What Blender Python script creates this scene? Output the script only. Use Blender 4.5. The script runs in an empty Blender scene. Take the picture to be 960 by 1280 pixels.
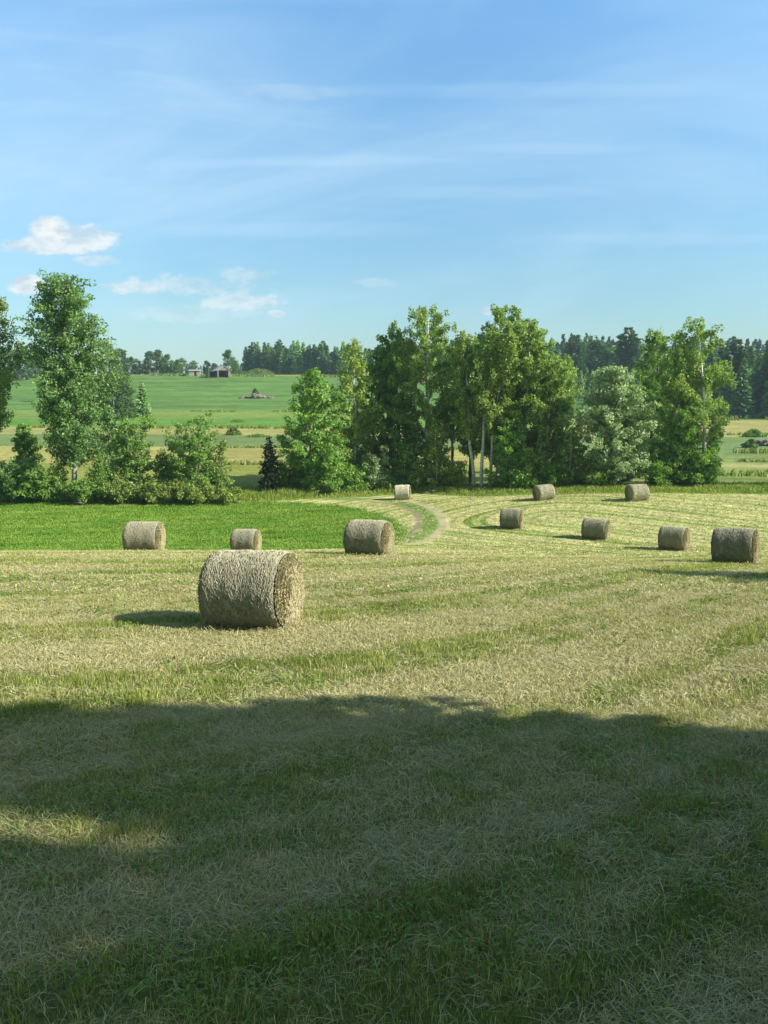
import bpy, math, random
import numpy as np
R = math.radians
C = bpy.context.scene.collection
PI = math.pi

# ------------------------------------------------------------------ camera
CAMZ = 10.0
PITCH = math.atan(0.150)
scene = bpy.context.scene
cd = bpy.data.cameras.new("camera"); cam = bpy.data.objects.new("camera", cd); C.objects.link(cam)
cd.sensor_fit = 'HORIZONTAL'; cd.sensor_width = 36.0; cd.lens = 37.5
cd.clip_start = 0.1; cd.clip_end = 8000
cam.location = (0, 0, CAMZ); cam.rotation_euler = (PI/2 - PITCH, 0, 0)
scene.camera = cam

# ------------------------------------------------------------------ sun and sky
SUN_EL = R(32.5); SUN_AZ = R(-15.0)      # angle of the sun's ground direction from +X
sun_dir = (math.cos(SUN_EL)*math.cos(SUN_AZ), math.cos(SUN_EL)*math.sin(SUN_AZ), math.sin(SUN_EL))
sd = bpy.data.lights.new("sun", 'SUN'); so = bpy.data.objects.new("sun", sd); C.objects.link(so)
sd.energy = 5.0; sd.angle = R(0.5); sd.color = (1.0, 0.94, 0.85)
from mathutils import Vector
so.rotation_euler = Vector(sun_dir).to_track_quat('Z', 'Y').to_euler()
so.location = (60, -20, 80)

world = bpy.data.worlds.new("World"); scene.world = world; world.use_nodes = True
wt = world.node_tree; wt.nodes.clear()
SKY_STRENGTH = 0.079

class NT:
    """small helper for node maths"""
    def __init__(s, nt): s.nt = nt
    def n(s, t, **k):
        nd = s.nt.nodes.new(t)
        for a, v in k.items(): setattr(nd, a, v)
        return nd
    def put(s, sock, v):
        if hasattr(v, 'links') or hasattr(v, 'is_linked'): s.nt.links.new(v, sock)
        else: sock.default_value = v
    def m(s, op, a, b=None, c=None, clamp=False):
        nd = s.n('ShaderNodeMath', operation=op, use_clamp=clamp)
        s.put(nd.inputs[0], a)
        if b is not None: s.put(nd.inputs[1], b)
        if c is not None: s.put(nd.inputs[2], c)
        return nd.outputs[0]
    def vec(s, x, y, z):
        nd = s.n('ShaderNodeCombineXYZ')
        for i, v in enumerate((x, y, z)): s.put(nd.inputs[i], v)
        return nd.outputs[0]
    def noise(s, v, scale, detail=4, rough=0.55, dist=0.0):
        nd = s.n('ShaderNodeTexNoise'); s.put(nd.inputs['Vector'], v)
        nd.inputs['Scale'].default_value = scale; nd.inputs['Detail'].default_value = detail
        nd.inputs['Roughness'].default_value = rough; nd.inputs['Distortion'].default_value = dist
        return nd.outputs['Fac']
    def ramp(s, v, a, b, c=0.0, d=1.0, smooth=True):
        nd = s.n('ShaderNodeMapRange', interpolation_type='SMOOTHSTEP' if smooth else 'LINEAR')
        s.put(nd.inputs['Value'], v)
        for i, q in zip(('From Min', 'From Max', 'To Min', 'To Max'), (a, b, c, d)): nd.inputs[i].default_value = q
        return nd.outputs['Result']
    def mix(s, f, a, b, mode='MIX'):
        nd = s.n('ShaderNodeMix', data_type='RGBA', blend_type=mode)
        s.put(nd.inputs['Factor'], f); s.put(nd.inputs['A'], a) if False else None
        s.put(nd.inputs[6], a); s.put(nd.inputs[7], b)
        return nd.outputs[2]

w = NT(wt)
sky = w.n('ShaderNodeTexSky', sky_type='NISHITA', sun_disc=False)
sky.sun_elevation = SUN_EL
# Blender: rotation 0 puts the sun towards +Y, growing clockwise
sky.sun_rotation = PI/2 - SUN_AZ
sky.altitude = 100; sky.air_density = 1.0; sky.dust_density = 0.6; sky.ozone_density = 2.0

def sky_ab(px, py):
    """slope coordinates (x/y, z/y about the north axis) of a direction in the sky"""
    v = 640 - py; y = 1000*math.cos(PITCH) + v*math.sin(PITCH); z = -1000*math.sin(PITCH) + v*math.cos(PITCH)
    return (px-480)/y, z/y

tc = w.n('ShaderNodeTexCoord'); sp = w.n('ShaderNodeSeparateXYZ'); wt.links.new(tc.outputs['Generated'], sp.inputs[0])
dx, dy, dz = sp.outputs
yy = w.m('MAXIMUM', dy, 0.08)
A = w.m('DIVIDE', dx, yy); B = w.m('DIVIDE', dz, yy)
front = w.ramp(dy, 0.1, 0.3)
ab = w.vec(A, B, 0.0)
# high thin streaks
def streaks(scale_a, scale_b, seed, lo, hi, tilt=0.0):
    b2 = w.m('ADD', w.m('MULTIPLY', B, scale_b), w.m('MULTIPLY', A, tilt))
    v = w.vec(w.m('MULTIPLY', A, scale_a), b2, seed)
    return w.ramp(w.noise(v, 1.0, 5, 0.6, 0.6), lo, hi)
s1 = streaks(1.6, 14.0, 3.1, 0.50, 0.78, 0.6)
s2 = streaks(2.2, 9.0, 11.4, 0.46, 0.75, -1.0)
def ell(px, py, rx, ry, soft=1.0):
    a0, b0 = sky_ab(px, py); ra = rx/1000; rb = ry/1000
    ea = w.m('POWER', w.m('ABSOLUTE', w.m('DIVIDE', w.m('SUBTRACT', A, a0), ra)), 2.0)
    eb = w.m('POWER', w.m('ABSOLUTE', w.m('DIVIDE', w.m('SUBTRACT', B, b0), rb)), 2.0)
    return w.m('SUBTRACT', 1.0, w.m('ADD', ea, eb))
veil = w.ramp(ell(20, 130, 420, 150), -0.4, 1.0)
broad = w.noise(w.vec(w.m('MULTIPLY', A, 1.3), w.m('ADD', w.m('MULTIPLY', B, 5.0), w.m('MULTIPLY', A, -.9)), 4.4), 1.0, 4, 0.6, 0.8)
lowveil = w.ramp(broad, .34, .72, 0.02, 0.32)
cir = w.m('MULTIPLY', w.m('ADD', s1, w.m('MULTIPLY', s2, 0.6)), w.m('ADD', 0.09, w.m('MULTIPLY', veil, 0.16)))
def streak(px, py, rx, ry, k):
    n = w.noise(w.vec(w.m('MULTIPLY', A, 5.0), w.m('MULTIPLY', B, 60.0), px*0.37), 1.0, 4, 0.6)
    return w.m('MULTIPLY', w.ramp(w.m('ADD', ell(px, py, rx, ry), w.m('MULTIPLY', w.m('SUBTRACT', n, 0.5), 1.2)), 0.0, 1.3), k)
extra = None
for a in [(640, 112, 330, 11, .13), (620, 240, 170, 12, .20), (420, 200, 170, 9, .16), (390, 287, 230, 13, .20), (830, 298, 200, 10, .16), (330, 205, 160, 7, .12), (690, 185, 140, 8, .12)]:
    e = streak(*a); extra = e if extra is None else w.m('ADD', extra, e)
fcir = w.m('MULTIPLY', w.m('ADD', w.m('ADD', w.m('ADD', cir, lowveil), extra), w.m('MULTIPLY', veil, 0.22)), front, clamp=True)
# small heaped clouds
puff = w.noise(w.vec(w.m('MULTIPLY', A, 26.0), w.m('MULTIPLY', B, 50.0), 1.7), 1.0, 6, 0.62)
puff2 = w.noise(w.vec(w.m('MULTIPLY', A, 9.0), w.m('MULTIPLY', B, 30.0), 8.7), 1.0, 5, 0.6)
cum = None
for (px, py, rx, ry, k, g) in [(64, 288, 30, 20, 1, 1.7), (98, 296, 52, 17, .8, 2.0), (66, 307, 84, 13, .85, 1.8), (32, 356, 24, 16, .95, 1.5),
                               (165, 360, 52, 10, .6, 2.8), (240, 358, 110, 16, .40, 3.4), (300, 377, 60, 12, .55, 3.0), (305, 343, 50, 10, .35, 2.8), (250, 392, 90, 12, .22, 3.0),
                               (120, 326, 32, 8, .45, 2.0), (345, 392, 14, 6, .6, 1.2), (610, 388, 13, 7, .4, 1.2), (360, 115, 78, 11, .13, 2.4), (472, 354, 36, 7, .25, 1.8)]:
    q = w.m('ADD', ell(px, py, rx, ry), w.m('MULTIPLY', w.m('SUBTRACT', puff, 0.52), g))
    q = w.m('MULTIPLY', w.ramp(q, 0.0, 0.7), k)
    cum = q if cum is None else w.m('MAXIMUM', cum, q)
fcum = w.m('MULTIPLY', cum, front, clamp=True)
gain = w.mix(w.ramp(B, 0.05, 0.60, 0, 1, False), (0.82, 0.86, 0.79, 1), (1.48, 1.84, 1.86, 1))
gain = w.mix(w.m('MULTIPLY', w.ramp(B, 0.75, 1.6, 1, 0), front), (1.35, 1.22, 0.84, 1), gain)
skyc = w.mix(1.0, w.mix(1.0, sky.outputs[0], (0.86, 1.02, 1.10, 1), 'MULTIPLY'), gain, 'MULTIPLY')
cw = w.mix(w.ramp(puff, 0.35, 0.62), (4.0, 4.9, 5.5, 1), (6.3, 6.6, 6.7, 1))
c1 = w.mix(fcir, skyc, (4.3, 5.9, 7.1, 1))
c2 = w.mix(fcum, c1, cw)
bg = w.n('ShaderNodeBackground'); wt.links.new(c2, bg.inputs[0]); bg.inputs[1].default_value = SKY_STRENGTH
wo = w.n('ShaderNodeOutputWorld'); wt.links.new(bg.outputs[0], wo.inputs[0])

vs = scene.view_settings
scene.display_settings.display_device = 'sRGB'
vs.view_transform = 'Standard'; vs.look = 'None'; vs.gamma = 1.0; vs.use_curve_mapping = False
vs.exposure = 0.90
cy = scene.cycles
cy.max_bounces = 6; cy.diffuse_bounces = 3; cy.glossy_bounces = 2; cy.transmission_bounces = 4; cy.transparent_max_bounces = 6; cy.volume_bounces = 0

# ------------------------------------------------------------------ helpers
def tag(o, label=None, cat=None, group=None, kind=None):
    if label: o['label'] = label
    if cat: o['category'] = cat
    if group: o['group'] = group
    if kind: o['kind'] = kind
    return o

def empty(name, loc, label, cat, group=None, rz=0.0):
    o = bpy.data.objects.new(name, None); C.objects.link(o)
    o.empty_display_size = 0.3
    o.location = loc; o.rotation_euler = (0, 0, rz)
    return tag(o, label, cat, group)

def mesh_np(name, V, faces_sizes, idx, cols=None, mat=None, parent=None, smooth=False):
    """V (n,3); faces_sizes (f,), idx flat loop vertex indices"""
    me = bpy.data.meshes.new(name)
    V = np.asarray(V, np.float32); fs = np.asarray(faces_sizes, np.int32); idx = np.asarray(idx, np.int32)
    me.vertices.add(len(V)); me.vertices.foreach_set('co', V.ravel())
    me.loops.add(len(idx)); me.loops.foreach_set('vertex_index', idx)
    me.polygons.add(len(fs))
    st = np.zeros(len(fs), np.int32); st[1:] = np.cumsum(fs)[:-1]
    me.polygons.foreach_set('loop_start', st)
    try: me.polygons.foreach_set('loop_total', fs)
    except Exception: pass
    me.polygons.foreach_set('use_smooth', np.full(len(fs), smooth, dtype=bool))
    me.update(calc_edges=True)
    if cols is not None:
        ca = me.color_attributes.new('Col', 'FLOAT_COLOR', 'POINT')
        cc = np.ones((len(V), 4), np.float32); cc[:, :3] = cols
        ca.data.foreach_set('color', cc.ravel())
    if mat: me.materials.append(mat)
    o = bpy.data.objects.new(name, me); C.objects.link(o)
    if parent: o.parent = parent
    return o

class Geo:
    """collects parts (verts, face lists, colours) for one mesh"""
    def __init__(s): s.V = []; s.F = []; s.I = []; s.K = []; s.n = 0
    def add(s, V, F, I, K):
        V = np.asarray(V, float); K = np.broadcast_to(np.asarray(K, float), (len(V), 3))
        s.V.append(V); s.F.append(np.asarray(F, int)); s.I.append(np.asarray(I, int).ravel()+s.n); s.K.append(K); s.n += len(V)
    def quads(s, Q, K):
        """Q (n,4,3) quads, K (n,3) or (3,)"""
        Q = np.asarray(Q, float); n = len(Q)
        K = np.broadcast_to(np.asarray(K, float), (n, 3))
        s.add(Q.reshape(-1, 3), np.full(n, 4), np.arange(4*n), np.repeat(K, 4, axis=0))
    def tube(s, P, Rr, K, k=6):
        P = np.asarray(P, float); n = len(P); Rr = np.broadcast_to(np.asarray(Rr, float), (n,))
        T = np.gradient(P, axis=0); T /= np.linalg.norm(T, axis=1)[:, None]+1e-9
        ref = np.array([0.31, 0.95, 0.02]) if abs(T[0] @ np.array([0.31, .95, .02])) < .8 else np.array([1., 0, 0])
        U = np.cross(T, ref); U /= np.linalg.norm(U, axis=1)[:, None]+1e-9; W = np.cross(T, U)
        a = np.arange(k)*2*PI/k
        V = P[:, None, :] + Rr[:, None, None]*(np.cos(a)[None, :, None]*U[:, None, :] + np.sin(a)[None, :, None]*W[:, None, :])
        i = np.arange(n-1)[:, None]*k; j = np.arange(k)[None, :]; j2 = (j+1) % k
        I = np.stack([i+j, i+j2, i+k+j2, i+k+j], axis=-1).reshape(-1)
        s.add(V.reshape(-1, 3), np.full((n-1)*k, 4), I, K)
    def box(s, x0, x1, y0, y1, z0, z1, K):
        V = np.array([[x, y, z] for z in (z0, z1) for (x, y) in ((x0, y0), (x1, y0), (x1, y1), (x0, y1))])
        I = [0, 3, 2, 1, 4, 5, 6, 7, 0, 1, 5, 4, 1, 2, 6, 5, 2, 3, 7, 6, 3, 0, 4, 7]
        s.add(V, np.full(6, 4), I, K)
    def make(s, name, mat, parent=None, smooth=False):
        return mesh_np(name, np.concatenate(s.V), np.concatenate(s.F), np.concatenate(s.I), np.concatenate(s.K), mat, parent, smooth)

def newmat(name):
    m = bpy.data.materials.new(name); m.use_nodes = True; m.node_tree.nodes.clear()
    return m, NT(m.node_tree)

def leaf_material(name, trans=0.35, rough=0.55, spec=0.25, tcol=(1.15, 1.25, 0.55, 1)):
    m, t = newmat(name); nt = m.node_tree
    at = t.n('ShaderNodeAttribute', attribute_name='Col')
    p = t.n('ShaderNodeBsdfPrincipled'); nt.links.new(at.outputs['Color'], p.inputs['Base Color'])
    p.inputs['Roughness'].default_value = rough; p.inputs['Specular IOR Level'].default_value = spec
    tr = t.n('ShaderNodeBsdfTranslucent'); nt.links.new(t.mix(1.0, at.outputs['Color'], tcol, 'MULTIPLY'), tr.inputs[0])
    mx = t.n('ShaderNodeMixShader'); mx.inputs[0].default_value = trans
    nt.links.new(p.outputs[0], mx.inputs[1]); nt.links.new(tr.outputs[0], mx.inputs[2])
    o = t.n('ShaderNodeOutputMaterial'); nt.links.new(mx.outputs[0], o.inputs[0])
    return m

def rough_material(name, noise_scale=20.0, lo=0.75, hi=1.25, bump=0.3, bump_dist=0.02, rough=0.9, stretch=(1, 1, 1)):
    """colour from the mesh's own attribute, broken up by object space noise"""
    m, t = newmat(name); nt = m.node_tree
    at = t.n('ShaderNodeAttribute', attribute_name='Col')
    co = t.n('ShaderNodeTexCoord'); mp = t.n('ShaderNodeMapping'); nt.links.new(co.outputs['Object'], mp.inputs[0]); mp.inputs['Scale'].default_value = stretch
    nz = t.noise(mp.outputs[0], noise_scale, 6, 0.65)
    f = t.ramp(nz, 0.3, 0.7, lo, hi, False)
    g = t.n('ShaderNodeCombineColor'); [nt.links.new(f, g.inputs[i]) for i in range(3)]
    c = t.mix(1.0, at.outputs['Color'], g.outputs[0], 'MULTIPLY')
    p = t.n('ShaderNodeBsdfPrincipled'); nt.links.new(c, p.inputs['Base Color']); p.inputs['Roughness'].default_value = rough
    p.inputs['Specular IOR Level'].default_value = 0.2
    b = t.n('ShaderNodeBump'); b.inputs['Strength'].default_value = bump; b.inputs['Distance'].default_value = bump_dist
    nt.links.new(nz, b.inputs['Height']); nt.links.new(b.outputs[0], p.inputs['Normal'])
    o = t.n('ShaderNodeOutputMaterial'); nt.links.new(p.outputs[0], o.inputs[0])
    return m

# value noise in numpy (for colours and heights)
def vnoise(x, y, seed=0):
    x = np.asarray(x, float); y = np.asarray(y, float)
    xi = np.floor(x).astype(np.int64); yi = np.floor(y).astype(np.int64); fx = x-xi; fy = y-yi
    fx = fx*fx*(3-2*fx); fy = fy*fy*(3-2*fy)
    def h(a, b):
        n = (a*374761393 + b*668265263 + seed*974711) & 0x7fffffff
        n = ((n ^ (n >> 13))*1274126177) & 0x7fffffff
        n = n ^ (n >> 16)
        return (n & 0xffff)/65535.0
    return (h(xi, yi)*(1-fx)+h(xi+1, yi)*fx)*(1-fy) + (h(xi, yi+1)*(1-fx)+h(xi+1, yi+1)*fx)*fy
def fbm(x, y, seed=0, o=4):
    s = 0; a = 1; t = 0
    for i in range(o):
        s = s + a*vnoise(x*2**i, y*2**i, seed+i*17); t += a; a *= .5
    return s/t
def sstep(a, b, x):
    t = np.clip((np.asarray(x, float)-a)/(b-a), 0, 1); return t*t*(3-2*t)

# ------------------------------------------------------------------ terrain
TU = np.array([-.60, -.30, -.10, .05, .20, .35, .60])
TT = [(-60, [-2.3]*7), (-10, [-2.5]*7), (0, [-2.62]*7), (4, [-2.95]*7), (8, [-3.3]*7), (12.6, [-3.74]*7), (19, [-4.38]*7),
      (26, [-5.2, -5.2, -5.2, -5.25, -5.4, -5.55, -5.7]), (30, [-6.0, -6.0, -6.0, -6.1, -6.2, -6.3, -6.4]),
      (33, [-6.65, -6.6, -6.65, -6.8, -6.9, -6.95, -7.0]),
      (37, [-7.65, -7.6, -7.6, -7.6, -7.65, -7.7, -7.8]), (42, [-8.7, -8.65, -8.55, -8.25, -8.4, -8.5, -8.5]),
      (47, [-9.35, -9.3, -9.15, -8.65, -8.6, -8.5, -8.35]), (55, [-9.5, -9.45, -9.4, -8.9, -8.35, -8.12, -7.95]),
      (62, [-9.45, -9.4, -9.45, -9.05, -8.0, -7.75, -7.6]), (70, [-9.3, -9.35, -9.4, -9.2, -8.2, -7.95, -7.85]),
      (80, [-9.0, -9.0, -9.0, -9.0, -8.8, -9.0, -9.3]), (100, [-8.8, -8.8, -8.7, -8.7, -9, -9.3, -9.4]),
      (125, [-8.6, -8.6, -8.5, -8.5, -8.8, -8.9, -8.9]), (150, [-8.2, -8.2, -8.2, -8.2, -8.3, -8.3, -8.3]),
      (200, [-6.0, -6.0, -6.0, -6.0, -6.3, -6.9, -7]), (260, [-2.4, -2.4, -2.2, -2.2, -2.4, -3.0, -4]),
      (310, [2.6, 2.6, 2.6, 2.6, 2.2, 1.5, 0.0]), (350, [7.2, 7.2, 6.6, 6.0, 5.5, 4.0, 3.0]), (375, [8.2, 8.2, 8.0, 8.2, 9.0, 7.5, 6.0]),
      (420, [8.3, 8.3, 8.5, 10, 13.5, 13.5, 9.0]), (500, [8.0, 8.0, 9, 12, 15, 16, 12]), (700, [9, 9, 10, 12, 14, 15, 12]), (1000, [13]*7), (1800, [14]*7)]
_T0 = 75.0
_tg = np.linspace(math.log(-60+_T0), math.log(1800+_T0), 1600)
_yg = np.exp(_tg)-_T0
_ug = np.linspace(-.6, .6, 121)
_ty = np.array([r[0] for r in TT], float); _tz = np.array([r[1] for r in TT], float)
_Z = np.stack([np.interp(_yg, _ty, _tz[:, c]) for c in range(7)], axis=1)
_Z = np.stack([np.interp(_ug, TU, _Z[i]) for i in range(len(_yg))], axis=0)
def _sm(a, sig, axis):
    k = np.arange(-int(3*sig), int(3*sig)+1); g = np.exp(-k*k/(2*sig*sig)); g /= g.sum(); p = len(k)//2
    pad = [(0, 0), (0, 0)]; pad[axis] = (p, p); b = np.pad(a, pad, mode='edge')
    return np.apply_along_axis(lambda v: np.convolve(v, g, 'valid'), axis, b)
_Z = _sm(_sm(_Z, 10, 0), 7, 1)
def ground(X, Y):
    X = np.asarray(X, float); Y = np.asarray(Y, float)
    u = np.clip(X/np.maximum(Y, 18.0), -.6, .6); t = np.log(np.clip(Y, -60, 1800)+_T0)
    fi = np.clip((t-_tg[0])/(_tg[1]-_tg[0]), 0, len(_tg)-1.001); fj = (u+.6)/(1.2)*120; fj = np.clip(fj, 0, 119.999)
    i = fi.astype(int); j = fj.astype(int); a = fi-i; b = fj-j
    z = (_Z[i, j]*(1-a)+_Z[i+1, j]*a)*(1-b) + (_Z[i, j+1]*(1-a)+_Z[i+1, j+1]*a)*b
    z = z + 0.10*(fbm(X*.12+5, Y*.12, 3, 3)-.5)*sstep(10, 25, np.abs(Y)+np.abs(X)*.3) + 0.035*(fbm(X*1.1, Y*1.1, 9, 2)-.5)
    return z + CAMZ
def gz(x, y): return float(ground(x, y))

GREEN_POLY = np.array([(-90, 43.5), (-12, 43.5), (0, 43.0), (0.5, 46), (1.2, 50), (.9, 55), (-.6, 60), (-2.5, 64), (-6, 67), (-10, 68.2), (-15, 67.5), (-30, 69), (-90, 70)], float)
def poly_sd(X, Y, P):
    X = np.asarray(X, float); Y = np.asarray(Y, float)
    d = np.full(X.shape, 1e9); ins = np.zeros(X.shape, bool)
    for a, b in zip(P, np.roll(P, -1, axis=0)):
        e = b-a; t = np.clip(((X-a[0])*e[0]+(Y-a[1])*e[1])/(e@e), 0, 1)
        d = np.minimum(d, np.hypot(X-a[0]-t*e[0], Y-a[1]-t*e[1]))
        c = ((a[1] > Y) != (b[1] > Y))
        xx = (b[0]-a[0])*(Y-a[1])/((b[1]-a[1]) if b[1] != a[1] else 1e-9)+a[0]
        ins ^= c & (X < xx)
    return np.where(ins, d, -d)
def line_d(X, Y, P):
    X = np.asarray(X, float); Y = np.asarray(Y, float); d = np.full(X.shape, 1e9)
    for a, b in zip(P[:-1], P[1:]):
        a = np.array(a, float); b = np.array(b, float); e = b-a; t = np.clip(((X-a[0])*e[0]+(Y-a[1])*e[1])/(e@e), 0, 1)
        d = np.minimum(d, np.hypot(X-a[0]-t*e[0], Y-a[1]-t*e[1]))
    return d
def smooth_line(P, n=40):
    P = np.array(P, float); Q = np.vstack([2*P[0]-P[1], P, 2*P[-1]-P[-2]]); out = []
    for i in range(1, len(Q)-2):
        for t in np.linspace(0, 1, 8, endpoint=False):
            p0, p1, p2, p3 = Q[i-1:i+3]
            out.append(.5*((2*p1)+(-p0+p2)*t+(2*p0-5*p1+4*p2-p3)*t*t+(-p0+3*p1-3*p2+p3)*t**3))
    out.append(P[-1]); return np.array(out)
RUT_A = smooth_line([(-7, 70.0), (-2.2, 68.2), (1.0, 64.5), (2.3, 59.0), (2.35, 54), (1.6, 49), (0.4, 45.5)])
RUT_B = smooth_line([(-5, 71.0), (0.4, 69.0), (2.8, 64.5), (3.95, 58.5), (4.0, 53), (3.2, 48.5), (1.8, 44.5), (-2, 41.5)])
BELT = np.array([(-90, 73), (-35, 70.5), (-14, 71.5), (-5, 75), (3, 76.5), (8, 71), (15, 68.5), (28, 66.5), (45, 64.5), (90, 62)], float)
def belt_y(X): return np.interp(X, BELT[:, 0], BELT[:, 1])

ROW_SPINE = [(12, 53), (45, 26)]
def row_coord(X, Y):
    """metres across the mowing rows"""
    Xc = np.clip(X, -14, 14); g_ = .66*X + .026*Xc*Xc
    s1 = .80*(Y-g_) + .35*np.sin(X*.35+Y*.1)
    s2 = line_d(X, Y, ROW_SPINE)
    k = sstep(33, 45, Y+0.35*X*0)
    return s1, s2, k

STRAW = np.array([.545, .515, .265]); DRYG = np.array([.42, .40, .15]); GRN = np.array([.150, .220, .038]); SOIL = np.array([.17, .14, .075])
def hay_mix(X, Y):
    """0 = green regrowth, 1 = pale cut straw; depends on the rows"""
    s1, s2, k = row_coord(X, Y)
    wv = 0.9*(fbm(X*.25, Y*.25, 21, 3)-.5)
    al = .86*X+.5*Y
    def rows(s, f): return .5+(.20-.02*f)*np.sin((s+wv+.5*np.sin(al*.11))*2*PI/3.1)+(.16+.20*f)*np.sin((s+wv*.8)*2*PI/(1.03+.1*f)+1.3)+.10*np.sin((s+wv)*2*PI/.47)
    r = rows(s1, 0)*(1-k)+rows(s2, 1)*k
    sb = s1*(1-k)+s2*k
    st = fbm(sb*1.5, al*.16+9, 35, 4)
    n = fbm(X*.45, Y*.6, 31, 4); n2 = fbm(X*2.2, Y*3.2, 44, 3)
    far_ = sstep(9, 20, Y)
    return np.clip(.66 + (.62+.35*far_)*(r-.5) + .50*(n-.5) + (1.05+.5*far_)*(st-.5) + (.60-.25*far_)*(n2-.5), 0, 1)

def field_colour(X, Y):
    sh = X.shape
    m = hay_mix(X, Y)[..., None]
    hay = GRN*(1-m)+(.55*STRAW+.45*DRYG)*m
    hay = hay*(.82+.36*fbm(X*3, Y*3, 5, 3))[..., None]
    hay = hay*1.1*(.42+.58*sstep(12, 34, Y))[..., None]*np.where(Y < 36, 1.0, 1.0)[..., None]   # thatch darkened toward the viewer, painting in shade between the built blades
    zone = np.zeros(sh, int)
    # green crop
    sd_ = poly_sd(X, Y, GREEN_POLY)
    g = sstep(-.25, .35, sd_ + .5*(fbm(X*1.2, Y*1.2, 8, 2)-.5))[..., None]
    gc = np.array([.17, .31, .035])*(.75+.5*fbm(X*.5, Y*.5, 77, 4))[..., None]
    col = hay*(1-g)+gc*g; zone[sd_ > 0] = 1
    # track
    near = (np.abs(X) < 14) & (Y > 38) & (Y < 74)
    dA = np.full(sh, 99.); dB = np.full(sh, 99.)
    dA[near] = line_d(X[near], Y[near], RUT_A); dB[near] = line_d(X[near], Y[near], RUT_B)
    nz = 1.3*(fbm(X*1.3, Y*1.3, 60, 3)-.5)
    fa = .95*np.clip(1-sstep(.15, .36, dA+nz*.2), 0, 1)*sstep(44, 50, Y); fb = .95*np.clip(1-sstep(.18, .42, dB+nz*.25), 0, 1)*sstep(42.5, 49, Y)
    ta = np.array([.23, .195, .12]); tb = np.array([.38, .33, .19])*(.72+.5*fbm(X*1.2, Y*1.2, 63, 3))[..., None]
    mid = (1-sstep(0.2, .9, np.maximum(dA, dB)-1.0))[..., None]*.8*sstep(42, 48, Y)[..., None]
    col = col*(1-mid)+np.array([.12, .235, .045])*mid
    col = col*(1-fb[..., None])+tb*(.85+.3*fbm(X*4, Y*4, 61, 2))[..., None]*fb[..., None]
    col = col*(1-fa[..., None])+ta*(.85+.3*fbm(X*4, Y*4, 62, 2))[..., None]*fa[..., None]
    zone[(fa > .5) | (fb > .5)] = 2
    # verge and beyond
    by = belt_y(X); yv = Y-(by-5.0) + 1.0*(fbm(X*.4, Y*.1, 12, 2)-.5)
    v = (sstep(-.3, .4, yv)*np.where(sd_ > 0, 0, 1))[..., None]
    col = col*(1-v)+np.array([.19, .26, .06])*(.75+.5*fbm(X*.8, Y*.8, 13, 3))[..., None]*v
    zone[(yv > 0) & (zone == 0)] = 3
    # valley bands
    u = X/np.maximum(Y, 1)
    wob = Y*(1+.05*(fbm(X*.02, Y*.01, 91, 2)-.5)+.03*np.sin(X*.03)) + .05*X
    L = [(75, (.20, .27, .06)), (97, (.30, .34, .09)), (123, (.42, .40, .155)), (148, (.20, .285, .12)), (165, (.42, .415, .17)), (186, (.150, .33, .06)), (213, (.22, .33, .09)), (352, (.155, .30, .085)), (9999, (.33, .36, .13))]
    Rr = [(77, (.15, .26, .05)), (86, (.30, .37, .13)), (90, (.17, .26, .06)), (104, (.28, .36, .12)), (110, (.42, .42, .2)), (122, (.26, .34, .12)), (158, (.20, .30, .125)), (205, (.44, .42, .18)), (300, (.10, .23, .09)), (9999, (.12, .2, .07))]
    def bands(B):
        c = np.zeros(sh+(3,)); c[:] = B[0][1]
        for (y0, _), (_, k1) in zip(B[:-1], B[1:]):
            f = sstep(y0-.006*y0, y0+.006*y0, wob)[..., None]; c = c*(1-f)+np.array(k1)*f
        return c
    ku = sstep(.16, .24, u)[..., None]
    far = bands(L)*(1-ku)+bands(Rr)*ku
    far = far*np.array([.66, .65, .50])*(.80+.40*fbm(X*.06, Y*.12, 95, 4))[..., None]
    # darker drill lines curving over the crest field
    ln_ = (Y + .0022*(X+40)**2 + 7*fbm(X*.02, Y*.02, 99, 2))
    tl = np.maximum(np.sin(ln_*2*PI/19)*.5+.5, 0)**10 + .6*(np.sin(ln_*2*PI/7.3)*.5+.5)**6
    cz_ = sstep(215, 225, Y)*(1-sstep(345, 352, Y))
    far = far*(1-.28*(tl*cz_*(.4+fbm(X*.03, Y*.05, 98, 2)))[..., None])
    f = sstep(by+2, by+6, Y)[..., None]
    col = col*(1-f)+far*f
    zone[Y > by+4] = 4
    return np.clip(col, 0.01, .8), zone

def axis(parts):
    out = [parts[0][0]]
    for a, b, st in parts:
        n = max(1, int(round((b-a)/st))); out += list(np.linspace(a, b, n+1)[1:])
    return np.array(out)
XS = axis([(-1500, -500, 60), (-500, -120, 9), (-120, -40, 1.6), (-40, -14, .5), (-14, 14, .2), (14, 40, .5), (40, 120, 1.6), (120, 500, 9), (500, 1500, 60)])
YS = axis([(-55, -4, 2.5), (-4, 36, .35), (36, 72, .22), (72, 90, .6), (90, 230, 1.2), (230, 420, 3), (420, 700, 14), (700, 1700, 50)])
GX, GY = np.meshgrid(XS, YS)
GZ = ground(GX, GY)
COL, ZONE = field_colour(GX, GY)

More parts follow.
